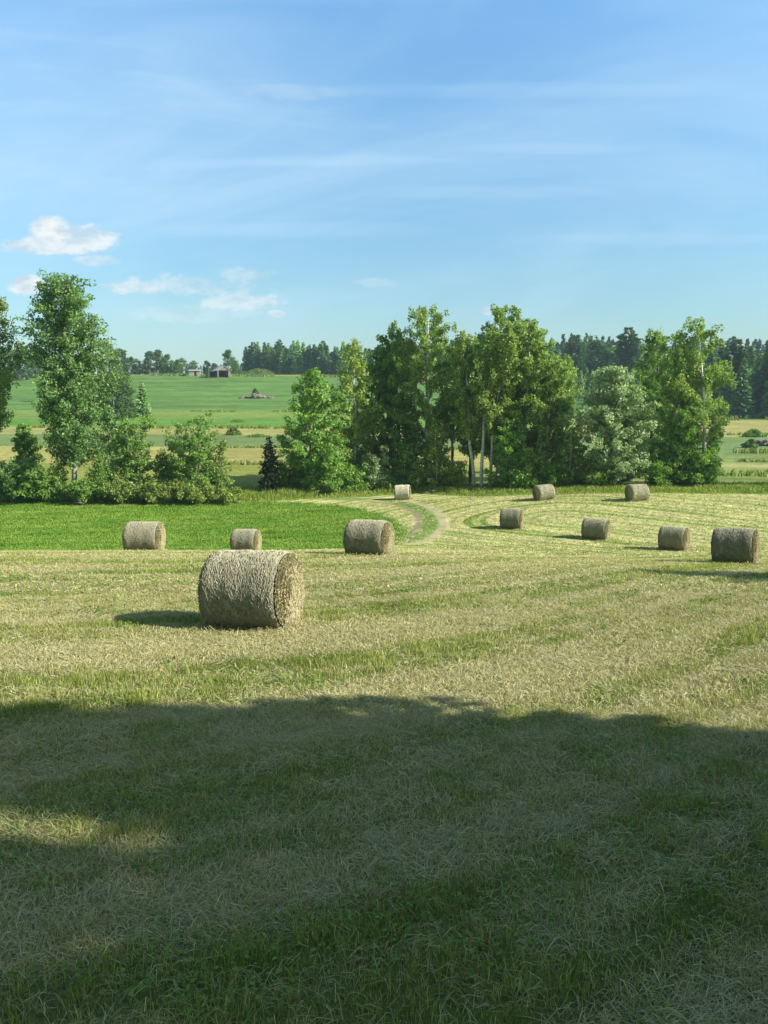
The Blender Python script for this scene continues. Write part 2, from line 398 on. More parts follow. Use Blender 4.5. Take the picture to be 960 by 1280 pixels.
def field_material(name, fine=22.0, bump=.06, row=True):
    m, t = newmat(name); nt = m.node_tree
    at = t.n('ShaderNodeAttribute', attribute_name='Col')
    co = t.n('ShaderNodeTexCoord'); ob = co.outputs['Object']
    mp = t.n('ShaderNodeMapping'); nt.links.new(ob, mp.inputs[0]); mp.inputs['Scale'].default_value = (1, 1.5, 1); mp.inputs['Rotation'].default_value = (0, 0, R(-30))
    n1 = t.noise(mp.outputs[0], fine, 5, 0.7); n2 = t.noise(mp.outputs[0], fine*.14, 5, 0.65)
    n3 = t.noise(mp.outputs[0], .12, 5, 0.6)
    f = t.m('MULTIPLY', t.m('MULTIPLY', t.ramp(n1, .3, .7, .62, 1.38, False), t.ramp(n2, .3, .7, .80, 1.20, False)), t.ramp(n3, .3, .7, .9, 1.1, False))
    g = t.n('ShaderNodeCombineColor'); [nt.links.new(f, g.inputs[i]) for i in range(3)]
    c = t.mix(1.0, at.outputs['Color'], g.outputs[0], 'MULTIPLY')
    p = t.n('ShaderNodeBsdfPrincipled'); nt.links.new(c, p.inputs['Base Color']); p.inputs['Roughness'].default_value = .95; p.inputs['Specular IOR Level'].default_value = .1
    b = t.n('ShaderNodeBump'); b.inputs['Strength'].default_value = .6; b.inputs['Distance'].default_value = bump
    nt.links.new(t.m('ADD', n1, t.m('MULTIPLY', n2, 2.0)), b.inputs['Height']); nt.links.new(b.outputs[0], p.inputs['Normal'])
    o = t.n('ShaderNodeOutputMaterial'); nt.links.new(p.outputs[0], o.inputs[0])
    return m
M_FIELD = field_material('field'); M_FAR = field_material('far_field', 2.0, .25); M_DIRT = field_material('dirt', 14, .04)

ny, nx = GX.shape
ii, jj = np.meshgrid(np.arange(ny-1), np.arange(nx-1), indexing='ij')
FQ = np.stack([ii*nx+jj, ii*nx+jj+1, (ii+1)*nx+jj+1, (ii+1)*nx+jj], axis=-1).reshape(-1, 4)
FZ = ZONE[:-1, :-1].reshape(-1)
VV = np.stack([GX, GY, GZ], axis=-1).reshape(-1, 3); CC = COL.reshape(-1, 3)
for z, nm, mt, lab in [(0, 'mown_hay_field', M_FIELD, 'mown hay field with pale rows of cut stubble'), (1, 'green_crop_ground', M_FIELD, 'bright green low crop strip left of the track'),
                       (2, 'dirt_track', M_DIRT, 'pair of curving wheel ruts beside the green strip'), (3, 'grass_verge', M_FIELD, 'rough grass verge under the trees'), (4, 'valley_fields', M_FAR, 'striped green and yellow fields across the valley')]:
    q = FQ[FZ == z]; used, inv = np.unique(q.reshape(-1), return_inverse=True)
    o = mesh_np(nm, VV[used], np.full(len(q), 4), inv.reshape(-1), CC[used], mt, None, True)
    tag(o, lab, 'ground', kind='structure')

# ------------------------------------------------------------------ grass and hay on the fields
M_GRASS = leaf_material('grass_blade', .30, .6, .2, (1.1, 1.2, .6, 1)); M_STRAW = leaf_material('straw_strand', .15, .6, .25, (1, 1, .8, 1))

def blades(G, X, Y, Z, h, wd, ang, lean, K, lie=None):
    """tapered two-segment blades; lean = horizontal travel as a share of the height"""
    n = len(X); P0 = np.stack([X, Y, Z-.01], axis=1)
    D = np.stack([np.cos(ang), np.sin(ang), np.zeros(n)], axis=1); S = np.stack([-np.sin(ang+.6), np.cos(ang+.6), np.zeros(n)], axis=1)
    hh = h[:, None]; up = np.array([0, 0, 1.])
    if lie is None:
        P1 = P0 + up*hh*.55 + D*(lean*h*.22)[:, None]; P2 = P0 + up*hh + D*(lean*h)[:, None]
    else:
        l2 = lie[:, None]
        P1 = P0 + D*hh*.5 + up*(l2+.014); P2 = P0 + D*hh + up*(l2*.25+.006); P0 = P0 + up*(l2*.4+.01)
        S = np.stack([-np.sin(ang), np.cos(ang), np.random.default_rng(1).uniform(-.7, .7, n)], axis=1)
    w2 = (wd*.5)[:, None]
    V = np.stack([P0-S*w2, P0+S*w2, P1+S*w2*.8, P1-S*w2*.8, P2], axis=1).reshape(-1, 3)
    b = np.arange(n)[:, None]*5
    I = np.concatenate([b+np.array([[0, 1, 2, 3]]), b+np.array([[3, 2, 4]])], axis=1).reshape(-1)
    F = np.tile([4, 3], n)
    G.add(V, F, I, np.repeat(K, 5, axis=0))

rg = np.random.default_rng(7)
def wedge(n, y0, y1, ks=.56, pad=1.2):
    """random ground points ahead of the viewer's place, a little wider than what is seen from it"""
    Y = np.sqrt(rg.uniform(y0*y0, y1*y1, n)); X = rg.uniform(-1, 1, n)*(ks*Y+pad)
    return X, Y
def on_hay(X, Y):
    return (poly_sd(X, Y, GREEN_POLY) < -.05) & (Y < belt_y(X)-5) & (np.minimum(line_d(X, Y, RUT_A)+.15, line_d(X, Y, RUT_B)) > .38+.2*rg.uniform(0, 1, len(X)))

GU = Geo(); GS = Geo()
for (n, y0, y1, h0, h1, wd) in [(260000, 2.6, 8, .032, .095, .0038), (260000, 8, 16, .04, .10, .0062), (230000, 16, 33, .04, .09, .013), (80000, 33, 44, .05, .10, .035), (90000, 44, 67, .05, .10, .05)]:
    X, Y = wedge(n, y0, y1); k = on_hay(X, Y) if y1 > 30 else np.ones(n, bool); X = X[k]; Y = Y[k]; n = len(X)
    m = hay_mix(X, Y); tuft = fbm(X*5, Y*5, 71, 3); r = rg.uniform(0, 1, n)
    dry = r < (.04+.82*m)
    h = rg.uniform(h0, h1, n)*(.65+.6*sstep(.35, .7, tuft))*np.where(dry, .85, 1.05-.3*m)*(1.1-.3*m)
    pale = rg.uniform(0, 1, n)[:, None]
    kd = (np.array([.32, .27, .08]))*(1-pale)+np.array([.585, .54, .26])*pale
    kg = np.array([.12, .19, .02])*(1-pale)+np.array([.36, .42, .09])*pale
    K = np.where(dry[:, None], kd, kg)*rg.uniform(.6, 1.35, n)[:, None]
    br = rg.uniform(0, 1, n) < .10; K[br] = np.array([.22, .15, .06])*rg.uniform(.6, 1.3, br.sum())[:, None]
    if y0 >= 33: K = .35*K+.65*field_colour(X, Y)[0]
    comb = .9*np.sin(fbm(X*.6, Y*.6, 90, 2)*9)
    blades(GU, X, Y, ground(X, Y), h, wd*rg.uniform(.7, 1.3, n), rg.uniform(0, 2*PI, n)*.8+comb+1.2, rg.uniform(.15, 1.0, n), K)
for (n, y0, y1, l0, l1, wd) in [(230000, 2.6, 8, .06, .19, .0030), (230000, 8, 16, .07, .18, .0052), (120000, 16, 33, .09, .20, .011), (60000, 33, 67, .2, .4, .04)]:
    X, Y = wedge(n, y0, y1); m = hay_mix(X, Y); k = (rg.uniform(0, 1, n) < (.04+1.25*m**2.2))
    if y1 > 30: k &= on_hay(X, Y)
    X = X[k]; Y = Y[k]; n = len(X); pale = rg.uniform(0, 1, n)[:, None]
    K = (np.array([.31, .29, .11])*(1-pale)+np.array([.61, .57, .32])*pale)*rg.uniform(.7, 1.2, n)[:, None]
    comb = .65+np.sin(fbm(X*.8, Y*.8, 33, 2)*14)*1.0
    blades(GS, X, Y, ground(X, Y), rg.uniform(l0, l1, n), wd*rg.uniform(.7, 1.3, n), comb+rg.normal(0, .9, n)+np.where(rg.uniform(0, 1, n) < .5, PI, 0), rg.uniform(0, 1, n), K, rg.uniform(.005, .05, n))
for (n, y0, y1, sz) in [(30000, 2.6, 9, .016), (26000, 9, 20, .03)]:
    X, Y = wedge(n, y0, y1); cl = fbm(X*1.6+3, Y*1.6, 120, 3); k = (cl > .60) & (hay_mix(X, Y) < .75); X = X[k]; Y = Y[k]; n = len(X)
    P = np.stack([X, Y, ground(X, Y)+rg.uniform(.01, .07, n)], axis=1); q = rg.uniform(0, 1, n)[:, None]
    N = rg.normal(0, .5, (n, 3))+np.array([0, 0, 1.2]); N /= np.linalg.norm(N, axis=1)[:, None]
    T = np.cross(N, rg.normal(0, 1, (n, 3))); T /= np.linalg.norm(T, axis=1)[:, None]; B_ = np.cross(N, T); ss = sz*rg.uniform(.6, 1.4, n)[:, None]
    GU.quads(np.stack([P-T*ss, P-B_*ss*.6, P+T*ss, P+B_*ss*.6], axis=1), np.array([.09, .19, .025])*(1-q)+np.array([.20, .31, .06])*q)
tag(GU.make('stubble_grass', M_GRASS), 'short yellow green stubble grass covering the mown field', 'grass', kind='stuff')
tag(GS.make('loose_hay', M_STRAW), 'pale dry hay strands lying over the stubble', 'hay', kind='stuff')

GC = Geo(); n = 150000
Y = np.sqrt(rg.uniform(43**2, 70**2, n)); X = rg.uniform(-.60, .06, n)*Y
k = poly_sd(X, Y, GREEN_POLY) > -.9*rg.uniform(0, 1, n)**3+.9*(fbm(X*.9, Y*.9, 57, 3)-.5); X = X[k]; Y = Y[k]; n = len(X)
pt = fbm(X*.35, Y*.5, 55, 4)[:, None]; q = rg.uniform(0, 1, n)[:, None]
pt = np.clip(pt*1.7-.35, 0, 1); K = (np.array([.12, .255, .028])*(1-pt)+np.array([.25, .35, .06])*pt)*(.8+.32*q)*(1-.22*(np.sin((Y-.15*X)*2*PI/2.4) > .7))[:, None]
blades(GC, X, Y, ground(X, Y), rg.uniform(.06, .15, n)*(.5+1.0*fbm(X*.8, Y*.8, 56, 3)), rg.uniform(.035, .07, n), rg.uniform(0, 2*PI, n), rg.uniform(.3, 1.2, n), K)
tag(GC.make('green_crop', M_GRASS), 'bright green leafy crop growing in the strip behind the bales', 'crop', kind='stuff')

GV = Geo(); n = 90000
X = rg.uniform(-46, 46, n); by = belt_y(X); Y = by-rg.uniform(-3.5, 4.9, n)
k = poly_sd(X, Y, GREEN_POLY) < .1; X = X[k]; Y = Y[k]; n = len(X)
edge = sstep(0, 2.0, Y-(belt_y(X)-4.9)); pt = fbm(X*.5, Y*.5, 58, 3)
K = (np.array([.15, .25, .03])*(1-pt[:, None])+np.array([.36, .40, .10])*pt[:, None])*rg.uniform(.7, 1.3, n)[:, None]
blades(GV, X, Y, ground(X, Y), (.14+.55*edge*rg.uniform(.3, 1.1, n))*(.35+1.0*fbm(X*.8, Y*.8, 59, 3))*(1-.35*sstep(4, 14, X)), rg.uniform(.03, .07, n), rg.uniform(0, 2*PI, n), rg.uniform(.1, .9, n), K)
tag(GV.make('tall_grass', M_GRASS), 'tall yellow green grass along the foot of the tree belt', 'grass', kind='stuff')

# ------------------------------------------------------------------ hay bales
M_NET = rough_material('netted_hay', 60, .7, 1.25, .5, .02, .85); M_END = rough_material('cut_hay', 40, .6, 1.4, .9, .03, .9)
def bale_meshes(seed, rad=.65, ln=1.24, tone=(1, 1, 1)):
    r = np.random.default_rng(seed); side = Geo(); ends = []
    na, nl = 150, 46
    a = np.linspace(0, 2*PI, na, endpoint=False); l = np.linspace(-1, 1, nl)
    Aa, Ll = np.meshgrid(a, l, indexing='ij')
    def prof(Aa, Ll):
        rr = rad*(1-.05*np.abs(Ll)**14) + .008*np.sin(2*Aa+seed)*np.cos(2*Ll) + .004*np.sin(5*Aa+2*Ll+seed) + .004*np.sin(Ll*9+seed)
        rr = rr + .012*(fbm((Aa*6) % 37.7, Ll*7+50, seed, 3)-.5)
        return rr
    def place(Aa, rr, x):
        y = rr*np.sin(Aa); z = rr*np.cos(Aa)
        z = np.maximum(z, -.605*rad/.65) + rad*.94
        sag = 1+.03*np.clip((.5-z), 0, 1)
        return np.stack([x, y*sag, z], axis=-1)
    rr = prof(Aa, Ll)
    V = place(Aa, rr+r.normal(0, .004, rr.shape), Ll*ln/2)
    i, j = np.meshgrid(np.arange(na), np.arange(nl-1), indexing='ij'); i2 = (i+1) % na
    I = np.stack([i*nl+j, i2*nl+j, i2*nl+j+1, i*nl+j+1], axis=-1).reshape(-1)
    kk = np.array([.36, .34, .235])*(.8+.4*fbm(Ll*10+30, Aa*1.2, seed+4, 3).reshape(-1))[:, None]
    kk = kk*(1-.10*(np.sin(Ll.reshape(-1)*46) > .8)[:, None])
    side.add(V.reshape(-1, 3), np.full(na*(nl-1), 4), I, kk*np.array(tone))
    def strands(G, P, N, T, ln_, wd, K):
        B = np.cross(N, T); B /= np.linalg.norm(B, axis=1)[:, None]+1e-9
        h = ln_[:, None]/2; ww = wd[:, None]/2; lift = r.uniform(0, .012, len(P))[:, None]; lift2 = r.uniform(0, .018, len(P))[:, None]
        G.quads(np.stack([P-T*h-B*ww+N*.003, P-T*h+B*ww+N*(.003+lift), P+T*h+B*ww*.6+N*(.003+lift2), P+T*h-B*ww*.6+N*.003], axis=1), K)
    n = 12000; aa = r.uniform(0, 2*PI, n); ll = r.uniform(-1, 1, n); rr = prof(aa, ll)
    P = place(aa, rr, ll*ln/2); N = np.stack([np.zeros(n), np.sin(aa), np.cos(aa)], axis=1); T = np.stack([r.normal(0, .45, n), np.cos(aa), -np.sin(aa)], axis=1)
    T /= np.linalg.norm(T, axis=1)[:, None]; q = r.uniform(0, 1, n)[:, None]
    strands(side, P, N, T, r.uniform(.03, .10, n), r.uniform(.003, .007, n), (np.array([.28, .26, .16])*(1-q)+np.array([.52, .49, .36])*q)*np.array(tone))
    for sx in (1, -1):
        G = Geo(); nr = 26; rad_l = np.linspace(0.02, 1, nr)
        Ar, Rl = np.meshgrid(a, rad_l, indexing='ij'); edge = prof(a, np.full(na, float(sx)))[:, None]
        x = sx*(ln/2+.012+.035*(1-Rl**3)+.010*np.sin(Rl*34+Ar)+r.normal(0, .006, Rl.shape))
        V = place(Ar, edge*Rl*.995, x)
        i, j = np.meshgrid(np.arange(na), np.arange(nr-1), indexing='ij'); i2 = (i+1) % na
        q4 = [i*nr+j, i*nr+j+1, i2*nr+j+1, i2*nr+j] if sx > 0 else [i*nr+j, i2*nr+j, i2*nr+j+1, i*nr+j+1]
        kq = np.array([.35, .32, .165])*(.75+.5*fbm(Rl.reshape(-1)*14, Ar.reshape(-1)*2, seed+9, 3))[:, None]
        G.add(V.reshape(-1, 3), np.full(na*(nr-1), 4), np.stack(q4, axis=-1).reshape(-1), kq)
        n = 5200; aa = r.uniform(0, 2*PI, n); rl = np.sqrt(r.uniform(0, 1, n)); P = place(aa, rl*rad*.93, sx*np.full(n, ln/2+.03)*(1+.03*(1-rl)))
        N = np.stack([np.full(n, float(sx)), r.normal(0, .2, n), r.normal(0, .2, n)], axis=1); N /= np.linalg.norm(N, axis=1)[:, None]
        ta = r.normal(0, .9, n)
        tn = np.stack([np.zeros(n), np.cos(aa)*np.cos(ta)+np.sin(aa)*np.sin(ta), -np.sin(aa)*np.cos(ta)+np.cos(aa)*np.sin(ta)], axis=1)
        q = r.uniform(0, 1, n)[:, None]
        strands(G, P, N, tn, r.uniform(.03, .13, n), r.uniform(.004, .010, n), (np.array([.22, .18, .07])*(1-q)+np.array([.55, .51, .32])*q))
        ends.append(G)
    return side, ends
BALE_M = []
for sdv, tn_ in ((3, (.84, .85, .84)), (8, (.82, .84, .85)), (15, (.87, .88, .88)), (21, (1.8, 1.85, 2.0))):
    s_, e_ = bale_meshes(sdv, tone=tn_)
    a_ = s_.make('wrapped_side', M_NET, None, True); b_ = [e.make('cut_end', M_END, None, False) for e in e_]
    BALE_M.append((a_, b_))
BALES = [  # x/y ratio, distance, heading of the axis (deg from +X), size, mesh, label
    (-.166, 12.65, -15, 1.0, 0, 'largest round hay bale in the left foreground, its golden cut end facing right'),
    (-.018, 26.0, -20, 1.0, 1, 'round hay bale at the tip of the green strip, left of the curving track'),
    (-.304, 32.0, -3, 1.0, 2, 'leftmost round hay bale, on the edge of the stubble against the green strip'),
    (-.175, 41.5, -10, 1.0, 1, 'small round hay bale peeking over the top of the largest bale'),
    (.024, 68.0, -7, 1.0, 3, 'smallest round hay bale, at the far end of the track below the tree belt'),
    (.202, 61.5, 16, 1.0, 3, 'round hay bale with its dark end facing left, by the verge below the birches'),
    (.319, 59.0, 11, 1.0, 3, 'round hay bale with its dark end facing left, below the silvery willow'),
    (.162, 50.0, -21, 1.0, 1, 'round hay bale with a shadow to its left, right of the curving track'),
    (.269, 45.8, -30, 1.0, 0, 'fourth round hay bale from the right edge, casting a short shadow on greener stubble'),
    (.369, 41.5, -35, 1.0, 2, 'round hay bale just left of the large one at the right edge'),
    (.449, 26.2, -34, 1.0, 1, 'large grey brown round hay bale at the right edge of the picture')]
for (u, y, hd, sc, k, lab) in BALES:
    x = u*y; e = empty('hay_bale', (x, y, gz(x, y)-.03), lab, 'hay bale', 'round hay bales on the field', R(hd))
    vr = np.random.default_rng(int(y*100)); e.scale = (vr.uniform(.97, 1.05), vr.uniform(.99, 1.05), vr.uniform(.93, 1.0)) if y > 13 else (1, 1.02, .985)
    # lie along the slope
    h2 = R(hd); dz_ = (gz(x+.4*math.cos(h2), y+.4*math.sin(h2))-gz(x-.4*math.cos(h2), y-.4*math.sin(h2)))/.8
    e.rotation_euler = (0, -math.atan(dz_), h2)
    a_, b_ = BALE_M[k]
    for q in [a_]+b_:
        c = q.copy(); C.objects.link(c); c.parent = e
GB = Geo()
for (u, y, hd, sc, k, lab) in BALES:
    n = 2600 if y < 20 else 900; t_ = rg.uniform(-.85, .85, n); sd_ = rg.normal(0, .36, n); h2 = R(hd); x = u*y
    X = x+t_*math.cos(h2)-sd_*math.sin(h2); Y = y+t_*math.sin(h2)+sd_*math.cos(h2); q = rg.uniform(0, 1, n)[:, None]
    blades(GB, X, Y, ground(X, Y), rg.uniform(.08, .26, n), np.full(n, .007 if y < 20 else .018), rg.uniform(0, 6.28, n), rg.uniform(0, 1, n), np.array([.30, .26, .10])*(1-q)+np.array([.62, .56, .32])*q, rg.uniform(.01, .10, n))
tag(GB.make('spilled_hay', M_STRAW), 'loose hay spilled around the foot of the bales', 'hay', kind='stuff')
for a_, b_ in BALE_M:
    for q in [a_]+b_: bpy.data.objects.remove(q)

# ------------------------------------------------------------------ trees
M_LEAF = leaf_material('tree_leaf', .38, .5, .3, (1.1, 1.25, .45, 1)); M_NEEDLE = leaf_material('needle', .12, .6, .2)
M_BARK = rough_material('bark', 6, .55, 1.35, .8, .03, .9, (1, 1, .25)); M_BIRCH = rough_material('birch_bark', 3.5, .25, 1.25, .4, .01, .8, (1, 1, 3))
PROF = {
    'birch': ([0, .10, .3, .6, .82, .93, 1], [.55, .85, 1, .92, .70, .45, .12]),
    'aspen': ([0, .10, .28, .49, .71, .85, .93, 1], [.60, .85, 1, .98, .95, .80, .62, .25]),
    'round': ([0, .12, .35, .6, .82, .95, 1], [.6, .95, 1.0, .95, .7, .4, .08]),
    'shrub': ([0, .2, .5, .75, .92, 1], [.95, 1, .85, .62, .35, .1]),
    'column': ([0, .1, .4, .7, .9, 1], [.5, .9, 1, .8, .5, .1])}
KIND = {  # leaf colours (two ends), trunk colour, bark material
    'birch': ((.095, .165, .034), (.270, .345, .100), (.80, .78, .72), 'b'),
    'olive': ((.105, .165, .030), (.285, .355, .090), (.80, .78, .72), 'b'),
    'aspen': ((.065, .145, .040), (.210, .330, .110), (.28, .27, .20), 'k'),
    'dark': ((.075, .150, .036), (.210, .310, .080), (.14, .12, .09), 'k'),
    'willow': ((.155, .215, .115), (.345, .415, .255), (.19, .17, .13), 'k'),
    'green': ((.085, .185, .030), (.225, .345, .075), (.22, .20, .15), 'k')}
def leaves(G, P, size, K, r, outw, up=.5, elong=1.4):
    n = len(P); N = r.normal(0, 1, (n, 3)); N = N/np.linalg.norm(N, axis=1)[:, None] + outw*.55 + np.array([0, 0, up]); N /= np.linalg.norm(N, axis=1)[:, None]
    T = np.cross(N, r.normal(0, 1, (n, 3))); T /= np.linalg.norm(T, axis=1)[:, None]+1e-9; B = np.cross(N, T)
    s = size*r.uniform(.6, 1.25, n)[:, None]*.5
    G.quads(np.stack([P-T*s*elong, P-B*s*.8+N*s*.15, P+T*s*elong, P+B*s*.8+N*s*.15], axis=1), K)

def tree(x, y, H, Rc, label, kind='birch', prof='birch', cb=.18, nl=9000, leaf=.17, seed=1, stems=1, spread=.0, lean=0.0, cat='tree', name=None, group=None,
         clump=.42, nb=None, rise=.55, droop=0.0, tr=None, open_=0.0, keep=None):
    clump = clump*.86; leaf = leaf*1.08; tone = 1.12 if x/max(y, 1) < -.19 and y > 50 else 1.36
    r = np.random.default_rng(seed*7+11); z0 = gz(x, y)
    e = empty(name or 'broadleaf_tree', (x, y, z0), label, cat, group)
    k0, k1, kt, bk = KIND[kind]; k0 = np.array(k0)*tone; k1 = np.array(k1)*tone; GT = Geo(); GL = Geo()
    tr = tr or .011*H+.03; pr = PROF[prof]; allP = []; allO = []; allK = []
    hs = []
    for s in range(stems):
        az = 2*PI*s/max(stems, 1)+r.uniform(0, 1); sp_ = spread*(.6+.6*r.uniform()) if stems > 1 else 0
        Hs = H*(1.0 if s == 0 else r.uniform(.78, .97)); tt = np.linspace(0, 1, 12)
        wx = np.cumsum(r.normal(0, .012*H, 12))*tt; wy = np.cumsum(r.normal(0, .012*H, 12))*tt
        bx = math.cos(az)*.18*(stems > 1); byy = math.sin(az)*.18*(stems > 1)
        TP = np.stack([bx+wx+math.cos(az)*sp_*tt**1.3+lean*tt, byy+wy+math.sin(az)*sp_*tt**1.3, tt*Hs*.985-.05], axis=1)
        rt = tr*(1 if stems == 1 else .72)
        GT.tube(TP, rt*(1-tt)**.75+.012, np.array(kt)*(.8+.2*r.uniform()), 8)
        nbr = nb or int(26+H*3.0); nbr = int(nbr/ (stems**.55))
        for i in range(nbr):
            t = (i+r.uniform())/nbr; hz = cb+(1-cb)*t
            az2 = i*2.399963+r.normal(0, .35)
            L = Rc*np.interp(t, *pr)*r.uniform(.55, 1.12)*(1+.22*math.sin(az2*2+t*7+seed))*(.80 if stems > 1 else 1)
            if open_ and r.uniform() < open_: continue
            bp = np.array([np.interp(hz, tt, TP[:, c]) for c in range(3)])
            el = rise*(1-.3*t)*L + (.35*L if t > .88 else 0)
            start = bp-np.array([0, 0, min(.35*L, hz*Hs*.5)])
            end = bp+np.array([math.cos(az2)*L, math.sin(az2)*L, el*.6-droop*L])
            mid = .5*(start+end)+np.array([0, 0, .16*L+droop*L*.5])
            ts = np.linspace(0, 1, 5)[:, None]; BP = (1-ts)**2*start+2*ts*(1-ts)*mid+ts**2*end
            GT.tube(BP, np.linspace(max(.018, .30*rt*(1-t*.7)), .008, 5), np.array(kt)*.62, 4)
            nc = max(2, int(L/clump*1.7)+1)
            for c in range(nc):
                s_ = (.28+.75*(c+.5)/nc) if L > .8 else r.uniform(.2, 1)
                s_ = min(s_, 1.03); cp = (1-s_)**2*start+2*s_*(1-s_)*mid+s_**2*end
                cp = cp+r.normal(0, clump*.42, 3)*(.5+.5*s_)
                allP.append(cp); allO.append(np.array([math.cos(az2)*.7, math.sin(az2)*.7, .5]))
                allK.append(r.uniform()); hs.append(t)
    P = np.array(allP); O = np.array(allO); Kc = np.array(allK); ncl = len(P)
    per = np.maximum(4, r.poisson(nl/ncl, ncl)); idx = np.repeat(np.arange(ncl), per); n = len(idx)
    d = r.normal(0, 1, (n, 3)); d /= np.linalg.norm(d, axis=1)[:, None]; rad = clump*r.uniform(.2, 1, n)[:, None]**.6*r.uniform(.7, 1.25, ncl)[idx][:, None]
    sc = np.array([1, 1, .72]) if droop <= 0 else np.array([.75, .75, 1.3])
    LP = P[idx]+d*rad*sc
    LP[:, 2] = np.maximum(LP[:, 2], .08)
    if keep: k = keep(LP); LP = LP[k]; idx = idx[k]; d = d[k]; n = len(idx)
    q = np.clip(.45*Kc[idx]+.55*r.uniform(0, 1, n), 0, 1)[:, None]
    K = (k0*(1-q)+k1*q)*r.uniform(.8, 1.2, n)[:, None]
    leaves(GL, LP, leaf, K, r, O[idx]*.5+d*.6)
    GT.make('trunk', M_BIRCH if bk == 'b' else M_BARK, e, True); GL.make('crown', M_LEAF, e)
    return e

def conifer_geo(H, Rc, seed, nw=26, per=9, k0=(.020, .050, .022), k1=(.045, .085, .034), cb=.06, size=.55, pine=False):
    r = np.random.default_rng(seed); GT = Geo(); GL = Geo(); tt = np.linspace(0, 1, 6)
    GT.tube(np.stack([0*tt, 0*tt, tt*H*.98-.1], axis=1), .013*H*(1-tt)+.02, (.20, .13, .09) if pine else (.12, .095, .075), 6)
    Ps = []; Ts = []; Ss = []; Ks = []
    for i in range(nw):
        t = cb+(1-cb)*(i/nw); L0 = Rc*(1-t)**.72/(1-cb)**.72+.12
        if pine: L0 = Rc*np.interp(t, [cb, cb+.12, .7, .9, 1], [.5, 1, .9, .55, .15])
        for j in range(per):
            az = j*2*PI/per+i*.77+r.normal(0, .25); L = L0*r.uniform(.6, 1.15); dr = (-.32 if not pine else .12)+r.normal(0, .12)
            ns = max(1, int(L/ (size*.75)))
            for s in range(ns):
                f = (s+.7)/ns; Ps.append((math.cos(az)*L*f, math.sin(az)*L*f, t*H+dr*L*f+.10*L*f*f+r.normal(0, .06))); Ts.append((math.cos(az), math.sin(az), dr)); Ss.append(size*r.uniform(.8, 1.35)*(.7 if t > .85 else 1)); Ks.append(r.uniform())
    P = np.array(Ps); T = np.array(Ts); S = np.array(Ss)[:, None]; q = np.array(Ks)[:, None]
    T /= np.linalg.norm(T, axis=1)[:, None]
    for rep in range(2):
        rv = r.normal(0, 1, P.shape)+np.array([0, 0, 1.2*(1-rep)]); B = np.cross(rv, T); B /= np.linalg.norm(B, axis=1)[:, None]
        c = P+r.normal(0, .10, P.shape)
        GL.quads(np.stack([c-T*S*.55, c-B*S*.38-np.array([0, 0, .10])*S, c+T*S*.6, c+B*S*.38-np.array([0, 0, .10])*S], axis=1), np.array(k0)*(1-q)+np.array(k1)*q)
    P = np.array([[0, 0, H*.975]]); GL.quads(np.array([[[-.10, 0, H*.95], [.10, 0, H*.95], [.03, 0, H*1.02], [-.03, 0, H*1.02]]]), k1)
    return GT, GL

def conifer(x, y, H, Rc, label, seed=1, name='spruce_tree', **k):
    e = empty(name, (x, y, gz(x, y)), label, 'tree'); GT, GL = conifer_geo(H, Rc, seed, **k)
    GT.make('trunk', M_BARK, e, True); GL.make('crown', M_NEEDLE, e); return e

def bt(px, Y): return (px-480)/1000*Y
# --- left group
tree(bt(-3, 70.0), 70.0, 17.4, 2.2, 'tall slender birch with a white trunk cut by the left edge', 'birch', 'birch', .36, 12000, .16, 2, droop=.12, name='birch_tree')
tree(bt(90, 68.5), 68.5, 18.7, 3.3, 'tallest tree, a broad leafy aspen with a forked trunk at left', 'aspen', 'aspen', .17, 36000, .18, 3, rise=.7, nb=170, clump=.6, name='aspen_tree', lean=.5)
tree(bt(136, 75.5), 75.5, 7.4, 1.8, 'medium leafy tree tucked behind the right side of the tall aspen', 'aspen', 'round', .12, 5500, .17, 4, rise=.8)
tree(bt(32, 74.0), 74.0, 6.2, 1.5, 'lower leafy tree between the left edge birch and the tall aspen', 'green', 'round', .06, 9000, .17, 5)
tree(bt(164, 69.5), 69.5, 7.6, 2.1, 'bushy willow standing just right of the tall aspen', 'green', 'shrub', .04, 9000, .15, 6, stems=3, spread=.9, cat='shrub', name='willow_shrub')
tree(bt(240, 69.0), 69.0, 7.6, 2.6, 'pointed bushy shrub with several peaks, rightmost of the left group', 'green', 'shrub', .03, 11000, .15, 7, stems=4, spread=1.5, cat='shrub', name='willow_shrub')
tree(bt(268, 70.0), 70.0, 5.2, 1.6, 'lower shrub leaning off the right side of the many peaked shrub', 'birch', 'shrub', .03, 5500, .15, 8, stems=2, spread=.6, cat='shrub', name='willow_shrub')
tree(bt(205, 70.5), 70.5, 5.2, 1.5, 'small shrub between the bushy willow and the many peaked shrub', 'green', 'shrub', .03, 5000, .15, 9, stems=2, spread=.6, cat='shrub', name='willow_shrub')
tree(bt(120, 68.3), 68.3, 4.0, 1.0, 'thin pointed sapling right of the foot of the tall aspen', 'green', 'column', .05, 3200, .14, 10, cat='shrub', name='young_sapling')
tree(bt(12, 67.8), 67.8, 3.9, 2.2, 'low thicket at the left edge beneath the birch', 'aspen', 'shrub', .0, 8000, .15, 11, stems=3, spread=1, cat='shrub', name='thicket_shrub')
tree(bt(52, 67.8), 67.8, 3.4, 2.2, 'low thicket left of the foot of the tall aspen', 'green', 'shrub', .0, 7500, .15, 12, stems=3, spread=1, cat='shrub', name='thicket_shrub')
tree(bt(104, 67.4), 67.4, 2.2, 2.0, 'low bramble thicket in front of the foot of the tall aspen', 'green', 'shrub', .0, 5500, .14, 13, stems=3, spread=1, cat='shrub', name='thicket_shrub')
